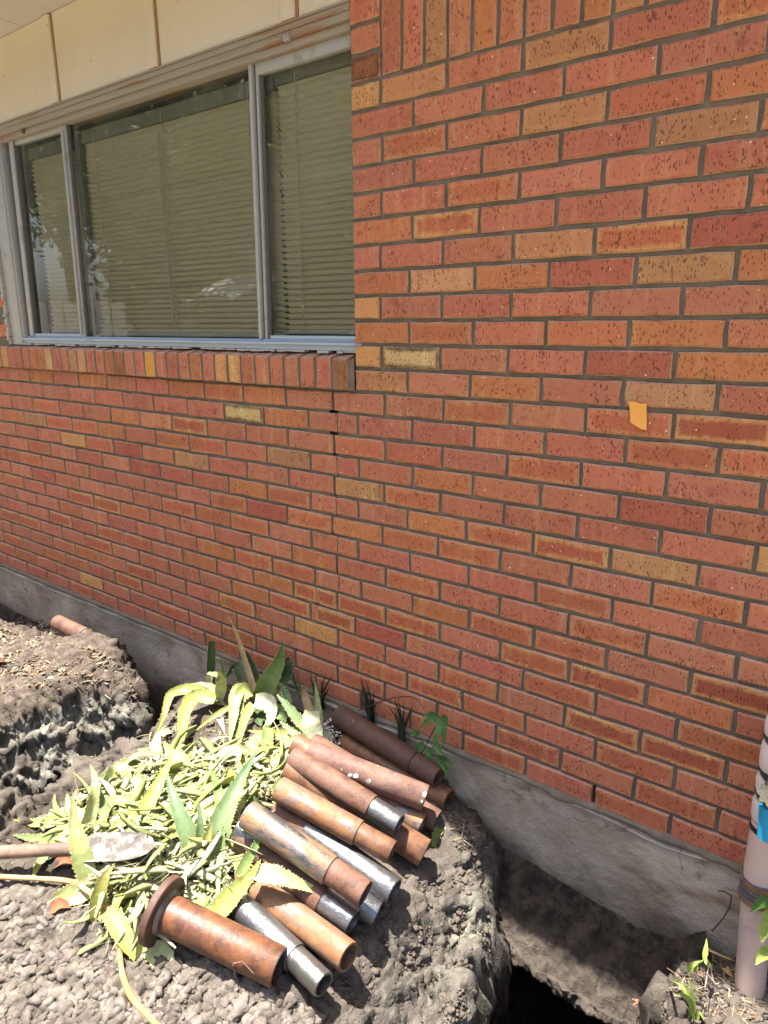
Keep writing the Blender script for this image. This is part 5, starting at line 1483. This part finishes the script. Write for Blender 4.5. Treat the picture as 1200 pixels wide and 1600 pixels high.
v, f, lc = ribbons(p, 36, [(.48, .38, .24), (.58, .52, .36), (.36, .25, .16), (.62, .60, .44)], .02, .07, .0015, .006, .018)
link('chopped_leaves', mesh_np('chopped_leaves', v, f, {'lc': lc}), M_LITTER, kind='stuff', label='dry straw coloured shreds at the foot of the aloe plants')

# ------------------------------------------------------------------ weeds at the wall
def blade(pts, w, kind, parent):
    path = [p - np.array(parent.location) for p in px_path(pts)]
    _lid[0] += 1
    me = leaf_mesh(path, w, kind, teeth=False, thick=.06, cup=.25, n=9, base=.35, seed=_lid[0], up=(.2, -1, .35))
    return link('leaf', me, M_WEED, parent)
KINDS['weed'] = ((.07, .16, .04), (.10, .22, .06)); KINDS['lime'] = ((.34, .45, .10), (.46, .54, .16)); KINDS['ddark'] = ((.05, .065, .035), (.03, .045, .025))
def tuft(label, px, py, n, hgt, spread, kind, w, seed, y=-.03, name='grass_tuft', cat='grass tuft'):
    base = at_y(px, py, y)
    t = thing(name, label, cat, base)
    R = random.Random(seed)
    for i in range(n):
        dx = R.uniform(-spread, spread); h = hgt * R.uniform(.55, 1.1)
        pts = [base * 0 + np.array((R.uniform(-.012, .012), R.uniform(-.01, .01), 0)), np.array((dx * .4, R.uniform(-.012, .008), h * .55)), np.array((dx, R.uniform(-.03, .01), h))]
        me = leaf_mesh(pts, w * R.uniform(.7, 1.2), kind, teeth=False, thick=.12, cup=.5, n=8, base=.8, seed=seed * 31 + i, up=(.2, -1, .3))
        link('leaf', me, M_WEED, t)
    return t
tuft('dark spiky tuft against the bricks above the dark pipe', 580, 1130, 11, .16, .05, 'ddark', .012, 1, -.02)
tuft('thin dark tuft beside the leafy weed at the foundation', 628, 1160, 8, .15, .05, 'ddark', .010, 2, -.025)
tuft('dark blades between the aloe and the dark pipe', 502, 1110, 6, .15, .06, 'ddark', .014, 3, -.02)
wd = thing('leafy_weed', 'green leafy weed hanging over the foundation by the dark pipe', 'weed', at_y(655, 1180, -.03))
for pts in ([(688, 1122, None, -.06), (672, 1124, None, -.08), (655, 1140, None, -.09)], [(690, 1122, None, -.06), (694, 1140, None, -.09), (693, 1168, None, -.09)], [(688, 1122, None, -.06), (684, 1145, None, -.10), (674, 1178, None, -.10)],
            [(690, 1121, None, -.05), (697, 1124, None, -.06), (700, 1132, None, -.07)], [(684, 1120, None, -.06), (670, 1118, None, -.07), (660, 1122, None, -.08)], [(682, 1160, None, -.05), (688, 1175, None, -.07), (697, 1178, None, -.08)],
            [(684, 1182, None, -.05), (698, 1190, None, -.07), (709, 1198, None, -.07)], [(684, 1184, None, -.05), (694, 1198, None, -.07), (702, 1215, None, -.07)], [(662, 1160, None, -.05), (654, 1172, None, -.06), (650, 1182, None, -.06)],
            [(668, 1170, None, -.05), (672, 1184, None, -.06), (668, 1192, None, -.06)], [(655, 1148, None, -.05), (648, 1146, None, -.06), (640, 1150, None, -.06)]):
    blade(pts, .026, 'weed', wd)
mb = MB()
loc = np.array(wd.location)
for pts in ([(655, 1182), (668, 1160), (680, 1135), (689, 1121)], [(655, 1182), (672, 1176), (684, 1183)]):
    mb.tube([at_y(a, b, -.04) - loc for a, b in pts], .0018, 6)
mb.build('stem', M_TWIG, wd)
mb = MB(); mb.tube([at_y(a, b, -.02 - .03 * k) for k, (a, b) in enumerate([(560, 1110), (590, 1098), (615, 1090), (640, 1088), (655, 1095), (664, 1112)])], [.002, .002, .0018, .0016, .0014, .001], 6)
mb.build('dead_vine', M_TWIG, label='thin dead vine arching across the bricks above the dark pipe', cat='vine')
mb = MB(); mb.tube([at_y(a, b, -.015) for a, b in [(1112, 1455), (1130, 1435), (1140, 1418), (1143, 1400), (1132, 1393), (1122, 1392)]], .0016, 6)
mb.build('dead_vine', M_TWIG, label='thin withered vine on the concrete beside the plastic pipe', cat='vine')

# pale grass and straw on the right mound
gr = thing('sprouting_weed', 'pale lime sprout on the soil in front of the plastic pipe', 'weed', hit(1082, 1590))
for pts in ([(1085, 1598, .0), (1076, 1560, .05), (1048, 1548, .06), (1027, 1538, .07)], [(1084, 1598, 0), (1082, 1555, .06), (1077, 1522, .10)], [(1086, 1600, 0), (1092, 1580, .03), (1102, 1598, .01)],
            [(1078, 1518, .09), (1090, 1508, .11), (1100, 1500, .12)], [(1074, 1520, .09), (1084, 1506, .12), (1098, 1500, .12)], [(1100, 1500, .12), (1103, 1482, .15), (1104, 1466, .17)], [(1100, 1496, .11), (1108, 1508, .10), (1114, 1516, .08)],
            [(1082, 1566, .04), (1066, 1540, .06), (1046, 1530, .07)], [(1076, 1575, .03), (1074, 1590, .01), (1068, 1600, .0)]):
    blade(pts, .012, 'lime', gr)
lf = thing('broad_weed', 'broad green leaves poking in beside the foot of the plastic pipe', 'weed', hit(1198, 1500))
for pts in ([(1205, 1405, None, -.16), (1190, 1410, None, -.16), (1172, 1426, None, -.16)], [(1205, 1440, None, -.17), (1194, 1455, None, -.17), (1190, 1475, None, -.17)], [(1207, 1480, None, -.17), (1192, 1492, None, -.17), (1180, 1508, None, -.18)], [(1206, 1420, None, -.15), (1200, 1440, None, -.15), (1196, 1462, None, -.15)]):
    blade(pts, .030, 'weed' if pts[0][1] < 1410 else 'lime', lf)
for i, (pts, lab) in enumerate([([(1088, 1474, .05), (1120, 1490, .04), (1152, 1503, .02)], 'thin dry stalk leaning towards the plastic pipe'), ([(1112, 1490, .02), (1130, 1510, .015), (1146, 1528, .01)], 'flat tan husk lying next to the plastic pipe')]):
    me = leaf_mesh(px_path(pts), .006 if i == 0 else .028, 'tan', teeth=False, thick=.2, n=8, seed=300 + i)
    link('dry_stalk' if i == 0 else 'dry_husk', me, M_CHIP, label=lab, cat='stalk' if i == 0 else 'husk')
# roots sticking out under the shelf
for i, (px, py) in enumerate(((1000, 1565), (1012, 1585))):
    mb = MB(); c = np.array(at_z(px, py, -.40)); R = random.Random(40 + i)
    for k in range(6):
        q = c.copy(); pl = [q.copy()]
        for s in range(4):
            q = q + np.array([R.uniform(-.012, .012), R.uniform(-.012, .004), R.uniform(-.012, .010)]); pl.append(q.copy())
        mb.tube(pl, [.0024, .002, .0018, .0015, .001], 6)
    mb.build('root_tuft', mat_plain('reddish_root', (.36, .15, .085), .8), label=('upper' if i == 0 else 'lower') + ' of two reddish root tufts at the edge of the dark hole', cat='root')

# ------------------------------------------------------------------ spade, root, wire, tape
o = thing('spade', 'dusty garden spade with a worn wooden handle lying on the litter', 'spade', hit(120, 1330, .05))
loc = np.array(o.location)
h0, h1 = np.array(hit(-60, 1335, .06)), np.array(hit(112, 1326, .085))
mb = MB(); pts = [h0 + (h1 - h0) * t for t in np.linspace(0, 1, 9)]
mb.tube([p - loc for p in pts], [.0165, .0168, .0172, .0175, .0172, .0168, .0165, .016, .0145], 16); mb.build('handle', M_HANDLE, o, smooth=True)
t0, t1 = np.array(hit(108, 1327, .085)), np.array(hit(243, 1322, .075))
ax = (t1 - t0); L = np.linalg.norm(ax); ax /= L; sd_ = np.cross(ax, (0.1, -.35, 1)); sd_ /= np.linalg.norm(sd_); up = np.cross(sd_, ax)
v, f = [], []
ns, nt = 9, 18
for j in range(2):
    for i in range(nt):
        t = i / (nt - 1)
        w = .016 + (.040 - .016) * min(1, max(0, (t - .08) / .16)) if t < .55 else .040 * math.sqrt(max(0, 1 - ((t - .55) / .45) ** 2.2)) + .0008
        for k in range(ns):
            s = (k / (ns - 1) - .5) * 2
            v.append(t0 + ax * L * t + sd_ * w * s + up * (.010 * s * s * (w / .04) - .004 * math.sin(t * 3) - j * .0022) - loc)
for i in range(nt - 1):
    for k in range(ns - 1):
        a_ = i * ns + k; f.append((a_, a_ + 1, a_ + ns + 1, a_ + ns)); b_ = a_ + nt * ns; f.append((b_, b_ + ns, b_ + ns + 1, b_ + 1))
link('blade', mesh_np('blade', np.array(v), f, smooth=True), M_BLADE, o)
mb = MB(); mb.tube([t0 - ax * .05 - loc, t0 + ax * .0 - loc, t0 + ax * .045 - loc], [.018, .0175, .008], 16); mb.build('socket', M_HANDLE, o, smooth=True)

o = thing('plant_root', 'long pale orange root with a red band winding over the clods', 'root', hit(170, 1420, .02))
loc = np.array(o.location)
rp = [(-40, 1366, .035), (0, 1370, .035), (60, 1373, .035), (112, 1378, .04), (140, 1395, .045), (158, 1410, .045), (170, 1425, .045), (180, 1455, .04), (187, 1492, .035), (192, 1525, .03), (204, 1556, .025), (222, 1578, .022), (246, 1604, .02), (262, 1640, .02)]
pp = catmull([np.array(hit(*q)) for q in rp], 70)
rr = .0066 + .0012 * fbm(pp * 30, 3, 9)
mb = MB(); mb.tube([p - loc for p in pp], list(rr), 12); mb.build('root', M_ROOT, o, smooth=True)
mb = MB(); mb.tube([p - loc for p in pp[32:35]], .0078, 12); mb.build('red_band', M_REDBAND, o, smooth=True)
mb = MB(); mb.tube([np.array(hit(*q)) for q in ((366, 1530, .02), (365, 1505, .09), (378, 1502, .09), (395, 1520, .075), (405, 1528, .06), (420, 1535, .05), (432, 1548, .012))], .0012, 6)
mb.tube([np.array(hit(*q)) for q in ((364, 1508, .085), (372, 1540, .03), (384, 1565, .01), (392, 1600, .005))], .0012, 6)
mb.build('loose_wire', M_WIRE, label='thin bent wire loop at the open end of the flanged pipe', cat='wire')
mb = MB()
for pts in ([(188, 1342, .055), (225, 1360, .05), (298, 1364, .055)], [(75, 1412, .02), (110, 1388, .035), (170, 1355, .06)], [(105, 1405, .02), (140, 1375, .05), (168, 1362, .06)]):
    mb.tube([np.array(hit(*q)) for q in pts], [.0028, .0024, .0018], 6)
mb.build('straw_bunch', mat_plain('straw_stem', (.62, .53, .30), .8), label='crossed dry stems below the spade blade', cat='straw')
# rust red leaves by the root
mb = MB()
for k, pts in enumerate(([(78, 1420, .02), (95, 1412, .035), (112, 1418, .02)], [(85, 1350, .015), (100, 1345, .03), (114, 1350, .02)])):
    me = leaf_mesh(px_path(pts), .034, 'rustleaf' if False else 'tan', teeth=False, thick=.05, n=8, seed=400 + k)
    for i_ in range(len(me.attributes['lc'].data)): me.attributes['lc'].data[i_].color = (.36, .13, .07, 1)
    link('dry_leaf', me, M_CHIP, label='crumpled rust red leaf ' + ('above the root' if k else 'beside the big clods under the root'), cat='leaf')

# tape on the bricks: a strip that has torn at a slant
tp = [(983, 627), (1010, 631), (1012, 673), (987, 660)]
v = [at_y(a, b, -.0035) for a, b in tp]
v = [v[0], v[1], v[2], v[3]]
n_ = 7; vv = []; f = []
for j in range(2):
    for i in range(n_):
        t = i / (n_ - 1)
        for k in range(4):
            s = k / 3
            p = (1 - t) * ((1 - s) * v[0] + s * v[1]) + t * ((1 - s) * v[3] + s * v[2])
            vv.append(p + np.array((0, -.0012 * math.sin(t * 5) - .011 * t ** 2.5 - .004 * (s - .5) ** 2 + j * .0006, .002 * math.sin(s * 7 + t))))
for i in range(n_ - 1):
    for k in range(3):
        a_ = i * 4 + k; f.append((a_, a_ + 4, a_ + 5, a_ + 1)); b_ = a_ + n_ * 4; f.append((b_, b_ + 1, b_ + 5, b_ + 4))
link('tape_strip', mesh_np('tape_strip', np.array(vv), f, smooth=True), M_TAPE, label='torn piece of orange tape stuck to the bricks', cat='tape')

# ------------------------------------------------------------------ plastic pipe and tap at the right
def ctr(px, py, y): return np.array(at_y(px, py, y))
o = thing('plastic_pipe', 'pinkish white plastic pipe standing in the soil at the foundation', 'pipe', ctr(1172, 1525, -.10))
loc = np.array(o.location)
base, mid, c1, top = ctr(1172, 1535, -.10), ctr(1184, 1398, -.092), ctr(1188, 1355, -.09), ctr(1241, 1050, -.075)
mb = MB(); mb.tube([base - (0, 0, .05) - loc, base - loc, mid * .5 + base * .5 - loc, mid - loc], .0325, 32); mb.build('lower_pipe', M_PINK, o, smooth=True)
mb = MB(); dirv = (top - c1) / np.linalg.norm(top - c1)
mb.tube([mid - loc, c1 - loc, c1 + dirv * .12 - loc], .0330, 32); mb.build('upper_pipe', M_PINK, o, smooth=True)
# coupling: lumpy rubber sleeve with clamps
p0 = mid - dirv * .012; pts = [p0 + dirv * k * .058 / 10 for k in range(11)]
mb = MB(); mb.tube([p - loc for p in pts], [.036 + .004 * abs(math.sin(k * 1.3)) for k in range(11)], 28); cpl = mb.build('rubber_coupling', M_CLAMP, o, smooth=True)
me = cpl.data
for q in me.vertices:
    w = float(fbm(np.array([q.co[:]]) * 60, 3, 4)[0]); q.co += q.normal * .004 * w
for k in (1.5, 8.5):
    mb = MB(); p = p0 + dirv * k * .0058; mb.tube([p - dirv * .005 - loc, p + dirv * .005 - loc], .0412, 28); mb.build('hose_clamp', M_STEELR2, o, smooth=True)
# foam wraps between black ties
prev = c1 + dirv * .12
RW_ = random.Random(3)
for k in range(4):
    q0 = prev + dirv * .004; q1 = q0 + dirv * RW_.uniform(.046, .068)
    mb = MB(); mb.tube([q0 - loc, q0 + dirv * .008 - loc, q0 + dirv * .03 - loc, q1 - dirv * .008 - loc, q1 - loc], [.034, .0365 + RW_.uniform(-.001, .001), .037 + RW_.uniform(-.001, .001), .0365, .034], 28); mb.build('foam_wrap', M_WRAP, o, smooth=True)
    mb = MB(); mb.tube([q1 + np.array((-.006, 0, RW_.uniform(-.010, .002))) - loc, q1 + dirv * .008 + np.array((.006, 0, RW_.uniform(-.002, .010))) - loc], .0385, 28); mb.build('tie_band', M_BLACK, o, smooth=True)
    prev = q1 + dirv * .008
mb = MB(); mb.tube([c1 + dirv * .098 - loc, c1 + dirv * .110 - loc], .0352, 28); mb.build('tie_band', M_BLACK, o, smooth=True)

o = thing('garden_tap', 'corroded tap with a star shaped handle and a bright blue hose end', 'tap', ctr(1203, 1285, -.17))
loc = np.array(o.location)
b0, b1 = ctr(1200, 1310, -.17), ctr(1203, 1258, -.17)
mb = MB(); mb.tube([b0 - loc, b0 + (b1 - b0) * .04 - loc, b1 - loc], [.0165, .0205, .0205], 26); mb.build('hose_end', M_BLUE, o, smooth=True)
hc = ctr(1203, 1243, -.17)
mb = MB(); mb.tube([b1 - loc, hc - loc, hc + (0, 0, .03) - loc], [.014, .016, .012], 16); mb.build('tap_body', M_BRASS, o, smooth=True)
vd = CAM - hc; vd /= np.linalg.norm(vd); sx = np.cross((0, 0, 1), vd); sx /= np.linalg.norm(sx); sy = np.cross(vd, sx)
v = []; f = []; N = 40
for j, (yy, sc) in enumerate(((-.006, .92), (-.003, 1), (.003, 1), (.006, .92))):
    for k in range(N):
        a_ = k * 2 * PI / N; rr = (.0225 + .0035 * math.cos(8 * a_)) * sc
        v.append(hc + vd * (.02 + yy) + sx * rr * math.cos(a_) + sy * rr * math.sin(a_) - loc)
for j in range(3):
    for k in range(N): f.append((j * N + k, j * N + (k + 1) % N, (j + 1) * N + (k + 1) % N, (j + 1) * N + k))
f.append(tuple(range(N))[::-1]); f.append(tuple(3 * N + k for k in range(N)))
link('star_handle', mesh_np('star_handle', np.array(v), f), M_BRASS, o)
mb = MB(); mb.tube([hc + vd * .0 - loc, hc + vd * .03 - loc], .005, 10); mb.build('spindle', M_BRASS, o)
mb = MB(); mb.tube([hc - vd * .01 - loc, np.array((hc[0] + .05, -.09, hc[2] + .01)) - loc, np.array((hc[0] + .07, .0, hc[2] + .012)) - loc], .011, 12); mb.build('tap_inlet', M_BRASS, o, smooth=True)

# ------------------------------------------------------------------ across the yard: what the glass mirrors
def tree(x, y, h, rad, seed, label, n=5200, leafc=((.10, .15, .035), (.16, .21, .05), (.06, .10, .025))):
    t = thing('yard_tree', label, 'tree', (x, y, -.125))
    R = random.Random(seed); mb = MB()
    mb.tube([(0, 0, 0), (.05, .03, h * .25), (.0, .1, h * .5), (.05, 0, h * .8)], [.20, .16, .12, .04], 10)
    for k in range(9):
        a_ = k * 2.4; z = h * R.uniform(.3, .6); e = rad * R.uniform(.5, .9)
        mb.tube([(0, 0, z), (math.cos(a_) * e * .5, math.sin(a_) * e * .5, z + h * .12), (math.cos(a_) * e, math.sin(a_) * e, z + h * R.uniform(.12, .3))], [.07, .045, .015], 7)
    mb.build('trunk', M_BARK, t, smooth=True)
    r = np.random.default_rng(seed)
    cl = r.normal(0, 1, (40, 3)); cl /= np.linalg.norm(cl, axis=1)[:, None]; cl *= r.uniform(.35, 1, (40, 1)) * np.array((rad, rad, h * .30)); cl[:, 2] += h * .66
    p = cl[r.integers(0, 40, n)] + r.normal(0, .20, (n, 3)) * rad * .8 * r.uniform(.3, 1, (n, 1))
    v, f, lc = chips(p, seed, .10, .20, .05, .10, leafc, .8, 0)
    link('crown', mesh_np('crown', v, f, {'lc': lc}), M_TREELEAF, t)
    return t
tree(-9.5, -6.5, 6.5, 3.2, 61, 'broad green tree across the yard, mirrored in the window', 9000)
tree(-6.0, -10.0, 7.0, 3.2, 62, 'tall dense yellow green tree farther back in the yard', 9000, ((.15, .17, .04), (.20, .21, .06), (.10, .12, .03)))
tree(-14.5, -7.5, 7.5, 3.2, 63, 'wide tree at the end of the yard', 8000)
tree(-11.5, -11.5, 8.5, 3.6, 64, 'highest tree at the back of the yard', 9000, ((.12, .15, .04), (.17, .18, .05), (.08, .10, .03)))
tree(-3.2, -8.5, 6.0, 2.6, 65, 'tree nearest the house across the yard', 8000)
h_ = thing('added_hedge', 'tall dense hedge along the far side of the yard', 'hedge', (-9, -13.5, -.125))  # added hedge, raised to fill the bright low gap in the reflection
r = np.random.default_rng(70); n = 16000
p = np.c_[r.uniform(-13, 13, n), r.normal(0, .6, n), r.uniform(0, 6.2, n)]
v, f, lc = chips(p, 71, .22, .42, .14, .24, ((.10, .13, .035), (.14, .16, .05), (.06, .08, .025)), .8, 0)
link('foliage', mesh_np('foliage', v, f, {'lc': lc}), M_TREELEAF, h_)

M_WHITE = mat_plain('white_paint', (.78, .77, .73), .6, var=.04)
sh = thing('added_shed', 'small white garden shed across the yard, mirrored low in the middle pane', 'shed', (-7.8, -6.25, -.125))  # invented shed, gives the glass a pale patch to mirror
mb = MB(); mb.box(-.55, .55, -.40, .40, 0, 1.68); mb.build('wall', M_PALEWALL, sh)
mb = MB(); mb.add([(-.62, .50, 1.70), (.62, .50, 1.70), (.62, -.50, 2.12), (-.62, -.50, 2.12), (-.62, .50, 1.74), (.62, .50, 1.74), (.62, -.50, 2.16), (-.62, -.50, 2.16)], [(0, 3, 2, 1), (4, 5, 6, 7), (0, 1, 5, 4), (1, 2, 6, 5), (2, 3, 7, 6), (3, 0, 4, 7)]); mb.build('roof', M_WHITE, sh)
mb = MB(); mb.box(-.3, .3, .401, .425, .05, 1.55); mb.build('door', M_BARK, sh)
bu = thing('added_bush', 'loose green bush in front of the garden shed', 'bush', (-7.1, -5.5, -.125))  # added bush, gives the mirrored pale patch a ragged edge
r = np.random.default_rng(90); n = 2600
p = np.c_[r.normal(0, .55, n), r.normal(0, .40, n), r.uniform(0, 1, n) ** .8 * 1.78]
v, f, lc = chips(p, 91, .06, .14, .04, .08, ((.10, .14, .035), (.15, .18, .05), (.06, .09, .025)), .8, 0)
link('foliage', mesh_np('foliage', v, f, {'lc': lc}), M_TREELEAF, bu)
fe = thing('added_fence', 'short white board fence beside the yard trees', 'fence', (-9.6, -4.55, -.125))  # invented fence, a second pale patch for the glass to mirror
for k in range(7):
    mb = MB(); mb.box(-.9 + k * .26, -.9 + k * .26 + .22, -.015, .015, .1, 1.72 + .02 * (k % 3), .004); mb.build('board', M_WHITE, fe)
mb = MB(); mb.box(-.95, .95, -.06, -.02, .4, .5); mb.build('rail', M_WHITE, fe)
mb = MB(); mb.box(-.95, .95, -.06, -.02, 1.3, 1.4); mb.build('rail', M_WHITE, fe)
fe.rotation_euler = (0, 0, -.55)
